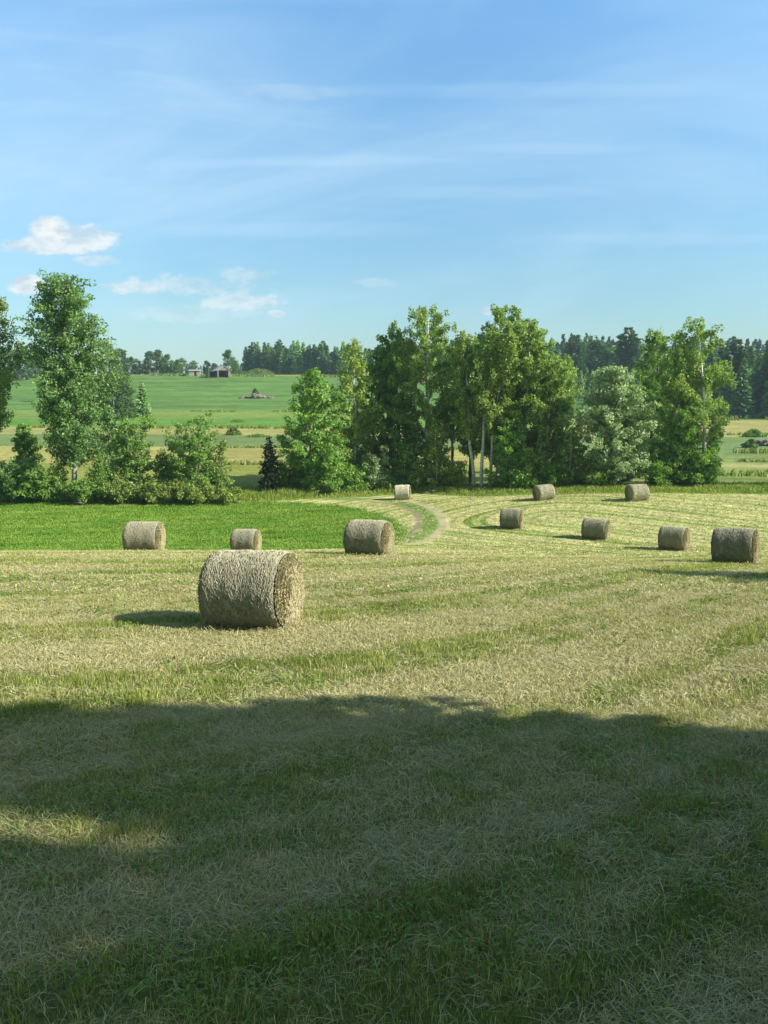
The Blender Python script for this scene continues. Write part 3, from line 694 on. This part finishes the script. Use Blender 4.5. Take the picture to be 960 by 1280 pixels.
tree(bt(150, 67.4), 67.4, 2.3, 2.0, 'low thicket beneath the bushy willow', 'birch', 'shrub', .0, 5500, .14, 14, stems=3, spread=1, cat='shrub', name='thicket_shrub')
tree(bt(196, 67.4), 67.4, 2.0, 2.0, 'low thicket left of the many peaked shrub', 'olive', 'shrub', .0, 5000, .14, 15, stems=3, spread=1, cat='shrub', name='thicket_shrub')
tree(bt(244, 67.2), 67.2, 1.9, 2.0, 'low thicket beneath the many peaked shrub', 'olive', 'shrub', .0, 5000, .14, 16, stems=3, spread=1, cat='shrub', name='thicket_shrub')
tree(bt(286, 67.2), 67.2, 1.2, 1.3, 'last low bush at the right end of the left group', 'olive', 'shrub', .0, 2600, .14, 17, stems=2, spread=.6, cat='shrub', name='thicket_shrub')
tree(bt(-90, 69.5), 69.5, 13.0, 2.6, 'leafy tree just beyond the left edge of the picture', 'aspen', 'round', .1, 9000, .19, 18)
# --- middle and right belt
conifer(bt(337, 73), 73, 5.2, 1.15, 'small dark spiky juniper standing alone left of the middle trees', 21, 'juniper_tree', nw=30, per=10, size=.26, k0=(.018, .036, .014), k1=(.040, .062, .022))
tree(bt(362, 74.5), 74.5, 3.4, 1.6, 'dark low bush between the juniper and the round alder', 'dark', 'shrub', 0, 4500, .15, 22, stems=2, spread=.6, cat='shrub', name='thicket_shrub')
tree(bt(388, 74), 74, 11.2, 2.9, 'rounded leafy alder at the left end of the middle trees', 'green', 'round', .10, 17000, .18, 23, rise=.6, nb=80, clump=.5, name='alder_tree')
tree(bt(418, 72.5), 72.5, 5.0, 2.0, 'light green bush at the foot of the round alder', 'green', 'shrub', 0, 6500, .15, 24, stems=3, spread=1, cat='shrub', name='thicket_shrub')
tree(bt(442, 77), 77, 14.0, 2.5, 'slim yellow green birch right of the round alder', 'olive', 'birch', .12, 13000, .16, 25, droop=.15, name='birch_tree')
tree(bt(466, 80), 80, 13.6, 2.9, 'dark tree in the shade between the slim yellow birch and the tall white trunk', 'dark', 'round', .04, 18000, .18, 26)
tree(bt(498, 79), 79, 15.6, 2.9, 'dark shaggy tree left of the birch with the tall white trunk', 'dark', 'round', .04, 24000, .17, 27, droop=.12)
tree(bt(468, 74.0), 74.0, 3.6, 1.5, 'silvery grey green bush at the foot of the middle trees', 'willow', 'shrub', 0, 5500, .15, 28, stems=3, spread=.7, cat='shrub', name='silver_shrub')
tree(bt(446, 73.4), 73.4, 3.0, 1.4, 'rounded green bush left of the silvery bush', 'green', 'shrub', 0, 4500, .15, 29, stems=3, spread=.7, cat='shrub', name='thicket_shrub')
tree(bt(534, 77), 77, 17.0, 3.3, 'tall airy birch with one straight white trunk in the middle', 'birch', 'aspen', .18, 27000, .16, 30, droop=.15, name='birch_tree', open_=.1)
tree(bt(510, 75.5), 75.5, 5.6, 2.0, 'bush beneath the birch with the straight white trunk, on its left', 'dark', 'shrub', 0, 7000, .15, 31, stems=3, spread=1, cat='shrub', name='thicket_shrub')
tree(bt(546, 74), 74, 6.4, 2.0, 'bush with yellow green leaves right of the smallest bale', 'olive', 'shrub', 0, 7500, .15, 32, stems=3, spread=1, cat='shrub', name='thicket_shrub')
tree(bt(594, 72.5), 72.5, 14.3, 1.8, 'left stem of the three white trunked birches standing close together', 'olive', 'birch', .34, 11000, .16, 33, droop=.15, name='birch_tree', lean=-.9, tr=.16)
tree(bt(602, 72.0), 72.0, 14.6, 1.7, 'middle stem of the three white trunked birches standing close together', 'birch', 'birch', .38, 9000, .16, 34, droop=.15, name='birch_tree', tr=.16)
tree(bt(613, 72.5), 72.5, 14.0, 1.8, 'right stem of the three white trunked birches standing close together', 'olive', 'birch', .34, 10000, .16, 35, droop=.15, name='birch_tree', tr=.155, lean=.4)
tree(bt(622, 76), 76, 16.6, 3.4, 'tallest tree of the middle group, a full birch behind the three white trunks', 'birch', 'aspen', .12, 32000, .17, 36, droop=.08, name='birch_tree')
tree(bt(655, 73), 73, 15.0, 3.2, 'full bright green tree right of the three white trunked birches', 'birch', 'round', .05, 32000, .17, 37, clump=.48, nb=90)
tree(bt(636, 70.5), 70.5, 7.0, 2.0, 'leafy bush right of the foot of the three white trunks', 'green', 'shrub', 0, 8000, .15, 38, stems=3, spread=1, cat='shrub', name='thicket_shrub')
tree(bt(683, 71.5), 71.5, 11.8, 2.4, 'olive green birch on the right flank of the middle group', 'birch', 'round', .06, 17000, .16, 39, droop=.15, name='birch_tree')
tree(bt(566, 80), 80, 12.8, 2.6, 'dark tree seen through the gap left of the three white trunks', 'dark', 'round', .35, 9000, .18, 52)
tree(bt(588, 77), 77, 13.4, 2.2, 'dark shaggy tree just behind the left one of the three white trunks', 'dark', 'birch', .2, 12000, .17, 53)
tree(bt(703, 73), 73, 11.8, 1.7, 'thin open birch with pale forked branches right of the middle group', 'birch', 'birch', .35, 5000, .15, 40, droop=.1, name='birch_tree', open_=.2)
tree(bt(664, 69.8), 69.8, 4.2, 1.8, 'bush behind the bale with its dark end showing', 'birch', 'shrub', 0, 6000, .15, 41, stems=3, spread=1, cat='shrub', name='thicket_shrub')
tree(bt(712, 70), 70, 5.8, 1.9, 'medium bush left of the silvery willow', 'birch', 'shrub', 0, 7500, .15, 42, stems=3, spread=1, cat='shrub', name='thicket_shrub')
tree(bt(738, 69.5), 69.5, 4.0, 1.3, 'yellowish bush at the left foot of the silvery willow', 'olive', 'shrub', 0, 3800, .15, 43, stems=3, spread=.8, cat='shrub', name='thicket_shrub')
tree(bt(772, 68.6), 68.6, 10.0, 3.0, 'rounded silvery grey willow in the right half', 'willow', 'round', .02, 34000, .17, 48, stems=1, clump=.5, nb=150, name='willow_tree')
tree(bt(816, 78), 78, 14.6, 2.9, 'dark broad tree behind the gap between the willow and the right birch', 'dark', 'round', .05, 17000, .18, 45, droop=.1)
tree(bt(800, 84), 84, 11.5, 2.8, 'lower dark tree behind the right shoulder of the silvery willow', 'dark', 'round', .03, 13000, .18, 46)
tree(bt(842, 69.5), 69.5, 13.2, 2.3, 'left crown of the two open birches near the right edge', 'birch', 'round', .14, 13000, .16, 47, droop=.1, name='birch_tree', open_=.12)
tree(bt(880, 68.5), 68.5, 14.0, 2.5, 'right crown of the two open birches, its branches reaching over the field', 'birch', 'round', .24, 15000, .16, 48, droop=.1, name='birch_tree', open_=.2)
tree(bt(850, 67.8), 67.8, 7.0, 1.8, 'leafy bush at the foot of the two open birches', 'green', 'shrub', 0, 8000, .15, 49, stems=3, spread=1, cat='shrub', name='thicket_shrub')
tree(bt(880, 67), 67, 3.9, 1.9, 'low spreading bush at the right end of the belt', 'green', 'shrub', 0, 6500, .15, 50, stems=3, spread=1, cat='shrub', name='thicket_shrub')
tree(bt(1040, 66), 66, 12, 3.0, 'leafy tree of the belt just beyond the right edge of the picture', 'aspen', 'round', .1, 9000, .19, 51)
# low fill along the foot of the belt
for i, (px, Yb, hh, kd_) in enumerate([(398, 72.6, 1.8, 'birch'), (492, 74.2, 2.4, 'dark'), (524, 73.8, 2.2, 'birch'), (572, 73.0, 2.6, 'olive'), (652, 69.0, 1.9, 'green'), (690, 69.2, 2.4, 'green'), (752, 67.5, 1.6, 'birch'), (826, 67.2, 2.6, 'green')]):
    tree(bt(px, Yb), Yb, hh, 1.5, ['small low bush in front of the round alder', 'dark low bush just left of the smallest bale', 'low bush right behind the smallest bale', 'low bush left of the three white trunks',
         'low bush left of the dark ended bale', 'low bush right of the dark ended bale', 'low bush under the left side of the silvery willow', 'low bush under the right side of the silvery willow'][i], kd_, 'shrub', 0, 3600, .14, 60+i, stems=2, spread=.7, cat='shrub', name='thicket_shrub')

# --- trees out of view on the right whose shade falls over the foreground
for i, (x, y, H, Rc, nl_, op) in enumerate([(9.6, 4.0, 7.0, 2.0, 15000, 0), (13.5, 2.8, 8.8, 2.0, 15000, 0), (12.4, -.4, 9.2, 2.8, 15000, 0), (10.5, -3.6, 9.0, 2.8, 12000, .1), (24.5, 14.6, 10.6, 2.8, 11000, .1)]):
    tree(x, y, H, Rc, ['nearest roadside tree right of the view, casting the far edge of the foreground shade', 'roadside tree right of the view, behind the nearest one in the row', 'roadside tree right of the view, in the middle of the row', 'roadside tree beside the camera on the right',
         'tree right of the view shading the stubble by the right edge bale'][i], 'green', 'column', .02, nl_, .24, 80+i, clump=.55, nb=80, name='roadside_tree', open_=op)
for i, (x, y, H, Rc) in enumerate([(20.0, 1.9, 14.6, 1.3), (21.5, .9, 17.6, 1.6), (22.3, -.75, 18.0, 1.5), (23.5, -.3, 19.2, 2.2), (19.0, -1.1, 15.0, 2.0), (24.5, -3.6, 18.6, 2.4), (18.0, -2.8, 15.0, 2.2)]):
    conifer(x, y, H, Rc, ['roadside spruce nearest the field, right of the view, its tip shading the left stubble', 'slender roadside spruce second from the field, right of the view', 'roadside spruce standing close behind the slender one, right of the view', 'tallest roadside spruce right of the view', 'shortest roadside spruce right of the view, in the gap of the row', 'roadside spruce furthest from the camera, at the back of the row', 'roadside spruce behind the leafy trees beside the camera'][i], 400+i, nw=60, per=12, size=.6)

# ------------------------------------------------------------------ far side of the valley
def tree_proto(fn):
    GT, GL, bark, lf = fn
    t = GT.make('trunk', bark, None, True); c = GL.make('crown', lf); return t, c
def broad_geo(H, Rc, seed, k0, k1, n=2600, leaf=.6, cb=.02):
    r = np.random.default_rng(seed); GT = Geo(); GL = Geo(); tt = np.linspace(0, 1, 5)
    GT.tube(np.stack([0*tt, 0*tt, tt*H*.9-.1], axis=1), .014*H*(1-tt)+.02, (.30, .28, .24), 5)
    nc = 60; t = r.uniform(0, 1, nc); az = r.uniform(0, 2*PI, nc); rr = Rc*np.interp(t, *PROF['round'])*r.uniform(.35, .95, nc)
    Cn = np.stack([np.cos(az)*rr, np.sin(az)*rr, H*(cb+(1-cb)*t*.96)], axis=1); idx = r.integers(0, nc, n)
    d = r.normal(0, 1, (n, 3)); d /= np.linalg.norm(d, axis=1)[:, None]
    P = Cn[idx]+d*(Rc*.30)*r.uniform(.3, 1, n)[:, None]; q = (.5*r.uniform(0, 1, nc)[idx]+.5*r.uniform(0, 1, n))[:, None]
    leaves(GL, P, leaf, np.array(k0)*(1-q)+np.array(k1)*q, r, d)
    return GT, GL
SPR = [tree_proto(conifer_geo(16+i, 3.0+.3*i, 300+i, nw=30, per=9, size=1.0, k0=tuple(1.75*v for v in a), k1=tuple(1.8*v for v in b))+(M_BARK, M_NEEDLE)) for i, (a, b) in enumerate([((.035, .092, .038), (.080, .155, .055)), ((.028, .075, .035), (.065, .130, .050)), ((.080, .165, .050), (.165, .265, .080))])]
PIN = [tree_proto(conifer_geo(17+i, 3.0, 310+i, nw=20, per=8, size=1.1, pine=True, cb=.45, k0=(.040, .085, .036), k1=(.090, .150, .060))+(M_BARK, M_NEEDLE)) for i in range(2)]
BRD = [tree_proto(broad_geo(14+i, 4.0+.4*i, 320+i, a, b)+(M_BARK, M_LEAF)) for i, (a, b) in enumerate([((.07, .15, .04), (.13, .22, .055)), ((.045, .11, .035), (.10, .17, .045)), ((.09, .17, .04), (.17, .25, .06))])]
def far_tree(pr, x, y, s, name, label, group, sx=1.15, rz=None):
    e = empty(name, (x, y, gz(x, y)-.2), label, 'tree', group, rg.uniform(0, 6.28) if rz is None else rz); e.scale = (s*sx, s*sx, s)
    for q in pr:
        c = q.copy(); C.objects.link(c); c.parent = e
    return e
FRONT = np.array([(-260, 440), (-150, 425), (-66, 402), (-50, 392), (-20, 372), (8, 335), (34, 318), (58, 300), (72, 255), (80, 208), (150, 196), (200, 190)], float)
def front_y(x): return np.interp(x, FRONT[:, 0], FRONT[:, 1])
def fx(n, x0, x1): return rg.uniform(x0, x1, n)
cnt = 0; placed = []
def ok(x, y, d):
    for a, b in placed:
        if (a-x)**2+(b-y)**2 < d*d: return False
    placed.append((x, y)); return True
LAB_S = 'dark green spruce in the far forest edge beyond the fields'; LAB_P = 'tall pine rising in the far forest beyond the fields'; LAB_B = 'leafy birch at the far forest edge beyond the fields'
tries = 0
while cnt < 290 and tries < 20000:
    tries += 1
    a = rg.uniform()
    if a < .26: x = rg.uniform(78, 130); y = front_y(x)+abs(rg.normal(0, 14)); H = rg.uniform(14, 20); d = 3.0
    elif a < .66: x = rg.uniform(30, 96); yo = rg.uniform(0, 1)**.9*115; y = front_y(x)+yo; H = rg.uniform(7.5, 10) if yo < 75 else rg.uniform(12, 19)+(3 if x > 70 else 0); d = 2.6
    elif a < .76: x = rg.uniform(-30, 30); y = front_y(x)+rg.uniform(0, 1)**1.5*50; H = rg.uniform(12, 16); d = 4
    else: x = rg.uniform(-69, -28); y = front_y(x)+rg.uniform(0, 1)**1.5*30; H = rg.uniform(12, 17.0); d = 2.7
    if not ok(x, y, d): continue
    t = rg.uniform(); cnt += 1
    if a < .26: t = t*1.25-.05
    if t < .70 or H < 11: p_ = SPR[2 if (.26 < a < .66 and H < 11) else rg.integers(3)]; far_tree(p_, x, y, H/17, 'spruce_tree', LAB_S, 'spruces of the far forest')
    elif t < .84: far_tree(PIN[rg.integers(2)], x, y, (H+2)/17.5, 'pine_tree', LAB_P, 'pines of the far forest')
    else: far_tree(BRD[rg.integers(3)], x, y, H*.85/15, 'birch_tree', LAB_B, 'birches of the far forest')
# trees around the farm buildings and on the left skyline
for i, (px, Y, H, k, lab) in enumerate([
    (142, 330, 14.5, 2, 'tall tree on the left skyline just right of the aspen crown'), (156, 345, 12.0, 1, 'lower tree on the skyline between the aspen and the farm field'), (150, 320, 10, 0, 'bushy tree at the left end of the crest field'),
    (192, 372, 10.8, 1, 'dark round tree at the left of the farm grove'), (202, 378, 11.6, 1, 'dark round tree in the middle of the farm grove'), (214, 372, 9.4, 0, 'round tree right of the middle of the farm grove'), (226, 368, 7.0, 0, 'low tree beside the pale shed'), (232, 380, 8.0, 2, 'tree right behind the pale shed on its left'),
    (176, 376, 7.6, 2, 'small tree left of the farm grove'), (289, 374, 11.5, 0, 'lone airy tree right of the barn'), (262, 378, 6.6, 1, 'tree crown showing behind the barn'), (246, 380, 6.8, 2, 'tree crown behind the pale shed'),
    (209, 384, 8.2, 1, 'low dark tree filling the middle of the farm grove'), (187, 382, 7.4, 0, 'low tree at the left foot of the farm grove'), (168, 380, 8.4, 1, 'dark tree on the crest between the skyline trees and the farm grove'), (271, 384, 5.6, 0, 'low tree right behind the barn roof'), (298, 384, 6.0, 1, 'low tree between the barn and the crest forest'), (221, 384, 6.4, 1, 'low dark tree at the right foot of the farm grove'),
    (36, 330, 13.5, 1, 'dark skyline tree between the left birch and the aspen'), (52, 340, 12.5, 0, 'skyline tree left of the aspen crown'), (20, 350, 12, 2, 'skyline tree beside the left birch'), (60, 250, 6.0, 2, 'bushy tree in the field left of the aspen trunk'),
    (152, 196, 11.5, 2, 'bushy tree halfway across the valley right of the aspen'), (161, 192, 8.5, 0, 'lower bushy tree halfway across the valley'), (145, 188, 9.5, 1, 'dark bushy tree halfway across the valley behind the aspen'), (128, 200, 9.0, 1, 'bushy tree across the valley seen through the aspen')]):
    far_tree(BRD[k], bt(px, Y), Y, H/(14+k), 'broadleaf_tree', lab, None, sx=1.25)
far_tree(SPR[2], bt(181, 198), 198, 9.0/18, 'spruce_tree', 'small lone spruce at the edge of the crest field right of the aspen', None, sx=1.2)
for q in SPR+PIN+BRD:
    for o in q: o.hide_render = False
# distant forest as one mass
GF = Geo()
for i in range(900):
    if i < 560: x = rg.uniform(-520, 330); y = rg.uniform(720, 900)
    else: x = rg.uniform(10, 330); y = max(front_y(x), 330)+rg.uniform(50, 190)
    H = rg.uniform(10, 17); Rc = rg.uniform(1.7, 3.2); z = gz(x, y); n = 80
    t = rg.uniform(0, 1, n)**1.2; az = rg.uniform(0, 6.28, n); rr = Rc*(1-t)**.8*rg.uniform(.6, 1.05, n)+.1
    P = np.stack([x+np.cos(az)*rr, y+np.sin(az)*rr, z+H*(.05+.95*t)], axis=1); O = np.stack([np.cos(az), np.sin(az), .3+0*az], axis=1)
    leaves(GF, P, 1.9, np.array([.050, .100, .042])*rg.uniform(.6, 1.4, n)[:, None], rg, O)
tag(GF.make('forest', M_NEEDLE), 'far conifer forest along the skyline', 'forest', kind='stuff')
for pr in SPR+PIN+BRD:
    for o in pr: bpy.data.objects.remove(o)

# bushes and stone heaps in the fields
def stone_heap(x, y, wdt, hgt, label, seed, n=60, dark=.75):
    r = np.random.default_rng(seed); G = Geo(); z = gz(x, y)
    for i in range(n):
        f = np.clip(r.normal(0, .27), -.5, .5); sx = wdt*f; sy = r.normal(0, wdt*.12); s = r.uniform(.4, 1.0)*hgt*.42; cz = max(0, hgt*.8*(1-abs(f)*1.7))*r.uniform(.2, 1)
        u, v = np.meshgrid(np.linspace(0, 2*PI, 9)[:-1], np.linspace(.15, PI-.15, 6)); rr = s*(1+r.normal(0, .13, u.shape))
        V = np.stack([sx+1.4*rr*np.cos(u)*np.sin(v), sy+rr*np.sin(u)*np.sin(v), cz+.7*rr*np.cos(v)], axis=-1); a, b = u.shape
        i1, j1 = np.meshgrid(np.arange(a-1), np.arange(b), indexing='ij'); j2 = (j1+1) % b
        G.add(V.reshape(-1, 3), np.full((a-1)*b, 4), np.stack([i1*b+j1, (i1+1)*b+j1, (i1+1)*b+j2, i1*b+j2], axis=-1).reshape(-1), np.array([.30, .26, .23])*r.uniform(.5, 1.2)*dark)
    o = G.make('stone_heap', M_BARK, None, False); o.location = (x, y, z); tag(o, label, 'stone heap'); return o
stone_heap(bt(322, 262), 262, 9.5, 1.6, 'grey heap of field stones on the green crest field', 5)
stone_heap(bt(952, 132), 132, 5.5, 1.2, 'dark heap of field stones by the right edge', 6, dark=.6)
stone_heap(bt(95, 66.3), 66.3, 1.3, .55, 'pale boulder pile at the foot of the tall aspen', 7, 5)
stone_heap(bt(549, 71.5), 71.5, 2.4, .45, 'grey stones in the verge right of the smallest bale', 8, 8)
def bush(px, Y, wdt, hgt, label, kind, seed, n=1800, leaf=.3):
    r = np.random.default_rng(seed); x = bt(px, Y); G = Geo(); k0, k1, _, _ = KIND[kind]
    t = r.uniform(0, 1, n); az = r.uniform(0, 6.28, n); f = np.sqrt(1-t**2)*r.uniform(.5, 1, n)
    P = np.stack([np.cos(az)*f*wdt/2*(1+.25*np.sin(az*3+seed)), np.sin(az)*f*wdt*.35, t*hgt*(.8+.3*np.sin(az*4))], axis=1); q = r.uniform(0, 1, n)[:, None]
    leaves(G, P, leaf, np.array(k0)*(1-q)+np.array(k1)*q, r, np.stack([np.cos(az)*f, np.sin(az)*f, t], axis=1))
    o = G.make('field_bush', M_LEAF); o.location = (x, Y, gz(x, Y)); tag(o, label, 'bush'); return o
GM = Geo()
for (x0, x1, yy, wd_, hh_) in [(-75, 20, 165.5, 1.6, .7), (-60, 20, 123, 1.0, .5), (-45, 15, 97, .8, .5), (-90, 25, 213, 1.2, .5), (34, 90, 90, 1.6, .8), (34, 90, 110, 1.0, .5), (34, 95, 122, 1.4, .8), (34, 110, 158, 1.2, .6), (-110, 30, 350, 3, 1.2), (30, 100, 203, 2.0, 1.2)]:
    n = int((x1-x0)*26); X = rg.uniform(x0, x1, n); k = fbm(X*.12, X*0+yy, 140, 3) > .42; X = X[k]; n = len(X)
    Y = (yy-.05*X)+rg.normal(0, wd_*.5, n)+3*(fbm(X*.03, X*0+yy, 141, 2)-.5); q = rg.uniform(0, 1, n)[:, None]
    blades(GM, X, Y, ground(X, Y), hh_*rg.uniform(.3, 1.1, n), np.full(n, .16+yy*.0006), rg.uniform(0, 6.28, n), rg.uniform(.1, .8, n), np.array([.10, .17, .03])*(1-q)+np.array([.30, .32, .10])*q)
tag(GM.make('margin_grass', M_GRASS), 'ragged uncut grass along the ditches and margins between the valley fields', 'grass', kind='stuff')
bush(291, 152, 2.9, 1.2, 'small rounded bush on the pale strip in the valley', 'birch', 1)
bush(321, 266, 2.6, 2.6, 'small bush growing out of the stone heap on the crest field', 'dark', 2)
bush(941, 150, 4.2, 1.3, 'low bush hump on the pale field at the right', 'green', 3)
bush(892, 138, 2.6, 1.0, 'tiny bush right of the birch branches across the field', 'green', 4, 900)
bush(938, 128, 2.4, 1.3, 'small dark bush left of the stone heap by the right edge', 'dark', 5, 1200)
bush(325, 380, 14, 2.6, 'long low bush right of the barn by the forest', 'birch', 6, 2600, .5)
bush(304, 356, 7, 2.0, 'low bush just right of the barn', 'dark', 7, 1500, .4)
bush(297, 183, 3.0, .5, 'thin dark tuft in the green field', 'green', 8, 500, .25)
bush(323, 148, 4.2, .45, 'flat tuft on the pale strip right of the rounded bush', 'green', 9, 700, .25)

# ------------------------------------------------------------------ farm buildings on the crest
M_WOOD = rough_material('weathered_wood', 3, .8, 1.2, .3, .02, .85, (1, 1, .3)); M_ROOF = rough_material('sheet_roof', 2, .85, 1.1, .1, .01, .6)
def slab(G, P, th, K):
    """four corner sheet given thickness"""
    P = np.array(P, float); N = np.cross(P[1]-P[0], P[3]-P[0]); N /= np.linalg.norm(N); Q = np.vstack([P, P+N*th])
    G.add(Q, np.full(6, 4), [3, 2, 1, 0, 4, 5, 6, 7, 0, 1, 5, 4, 1, 2, 6, 5, 2, 3, 7, 6, 3, 0, 4, 7], K)
def barn():
    Y = 347; x = bt(280, Y); e = empty('old_barn', (x, Y, gz(x, Y)-.1), 'weathered grey barn with open dark doorways and a pale roof on the crest', 'barn', None, R(24))
    W_, D_, hw, hr = 5.6, 9.0, 2.8, 4.6; k = (.20, .17, .135); G = Geo()
    G.box(-W_/2, -W_/2+.5, -D_/2, -D_/2+.15, 0, hw, k); G.box(W_/2-1.0, W_/2, -D_/2, -D_/2+.15, 0, hw, k)
    G.add([(-W_/2, -D_/2-.003, hw), (W_/2, -D_/2-.003, hw), (0, -D_/2-.003, hr), (-W_/2, -D_/2+.15, hw), (W_/2, -D_/2+.15, hw), (0, -D_/2+.15, hr)], [3, 3, 4, 4, 4], [0, 1, 2, 5, 4, 3, 0, 2, 5, 3, 1, 4, 5, 2, 0, 3, 4, 1], k)
    G.box(W_/2-.15, W_/2-.003, -D_/2+.153, D_/2, 0, hw, (.33, .27, .23)); G.box(-W_/2+.003, -W_/2+.15, -D_/2+.153, D_/2, 0, hw, k); G.box(-W_/2+.153, W_/2-.153, D_/2-.15, D_/2-.003, 0, hw, k)
    G.make('wall', M_WOOD, e)
    G = Geo(); o_ = .35; kr = (.55, .55, .54)
    slab(G, [(0, -D_/2-o_, hr+.02), (W_/2+o_, -D_/2-o_, hw-.22), (W_/2+o_, D_/2+o_, hw-.22), (0, D_/2+o_, hr+.02)], .10, kr)
    slab(G, [(-W_/2-o_, -D_/2-o_, hw-.22), (-.004, -D_/2-o_, hr+.02), (-.004, D_/2+o_, hr+.02), (-W_/2-o_, D_/2+o_, hw-.22)], .10, kr); G.make('roof', M_ROOF, e)
    G = Geo(); G.box(-W_/2+.5, W_/2-1.0, D_/2-.6, D_/2-.5, 0, hw, (.04, .035, .03)); G.make('doorway_shade', M_WOOD, e)  # near-black panel added behind the doorway to stand for its shade
    G = Geo(); G.box(-W_/2-3.6, -W_/2-3.4, -D_/2+.3, -D_/2+.5, 0, 2.1, k); G.box(-W_/2-3.6, -W_/2-3.45, -D_/2+.503, D_/2-1.5, 0, 2.1, k); G.box(-W_/2-3.447, -W_/2-.003, D_/2-1.6, D_/2-1.5, 0, 2.3, (.06, .05, .04))
    slab(G, [(-W_/2-3.8, -D_/2+.1, 2.15), (-W_/2-.36, -D_/2+.1, 2.60), (-W_/2-.36, D_/2-1.3, 2.60), (-W_/2-3.8, D_/2-1.3, 2.15)], .08, (.16, .14, .13)); G.make('lean_to', M_WOOD, e)
barn()
def shed():
    Y = 352; x = bt(247, Y); e = empty('small_shed', (x, Y, gz(x, Y)-.1), 'small pale shed with a flat light roof left of the barn', 'shed', None, R(8))
    G = Geo(); k = (.30, .27, .21); G.box(-2.3, -.2, -1.5, 1.5, 0, 2.3, k); G.box(-.197, .8, -.6, 1.5, 0, 2.3, (.12, .1, .09)); G.box(.803, 2.3, -1.5, 1.5, 0, 2.3, k); G.make('wall', M_WOOD, e)
    G = Geo(); slab(G, [(-2.7, -1.9, 2.32), (2.7, -1.9, 2.32), (2.7, 1.9, 2.75), (-2.7, 1.9, 2.75)], .12, (.42, .41, .38)); G.make('roof', M_ROOF, e)
shed()

# ------------------------------------------------------------------ air
HAZE = 0.00022
m = bpy.data.materials.new('haze_air'); m.use_nodes = True; m.node_tree.nodes.clear(); t = NT(m.node_tree)
pv = t.n('ShaderNodeVolumePrincipled'); pv.inputs['Color'].default_value = (.66, .88, 1, 1); pv.inputs['Density'].default_value = HAZE; pv.inputs['Anisotropy'].default_value = .2
oo = t.n('ShaderNodeOutputMaterial'); m.node_tree.links.new(pv.outputs[0], oo.inputs['Volume'])
G = Geo(); G.box(-1510, 1510, -60, 1710, -1.5, 48, (1, 1, 1)); o = G.make('haze', m); tag(o, 'thin blue air over the valley', 'haze', kind='stuff')
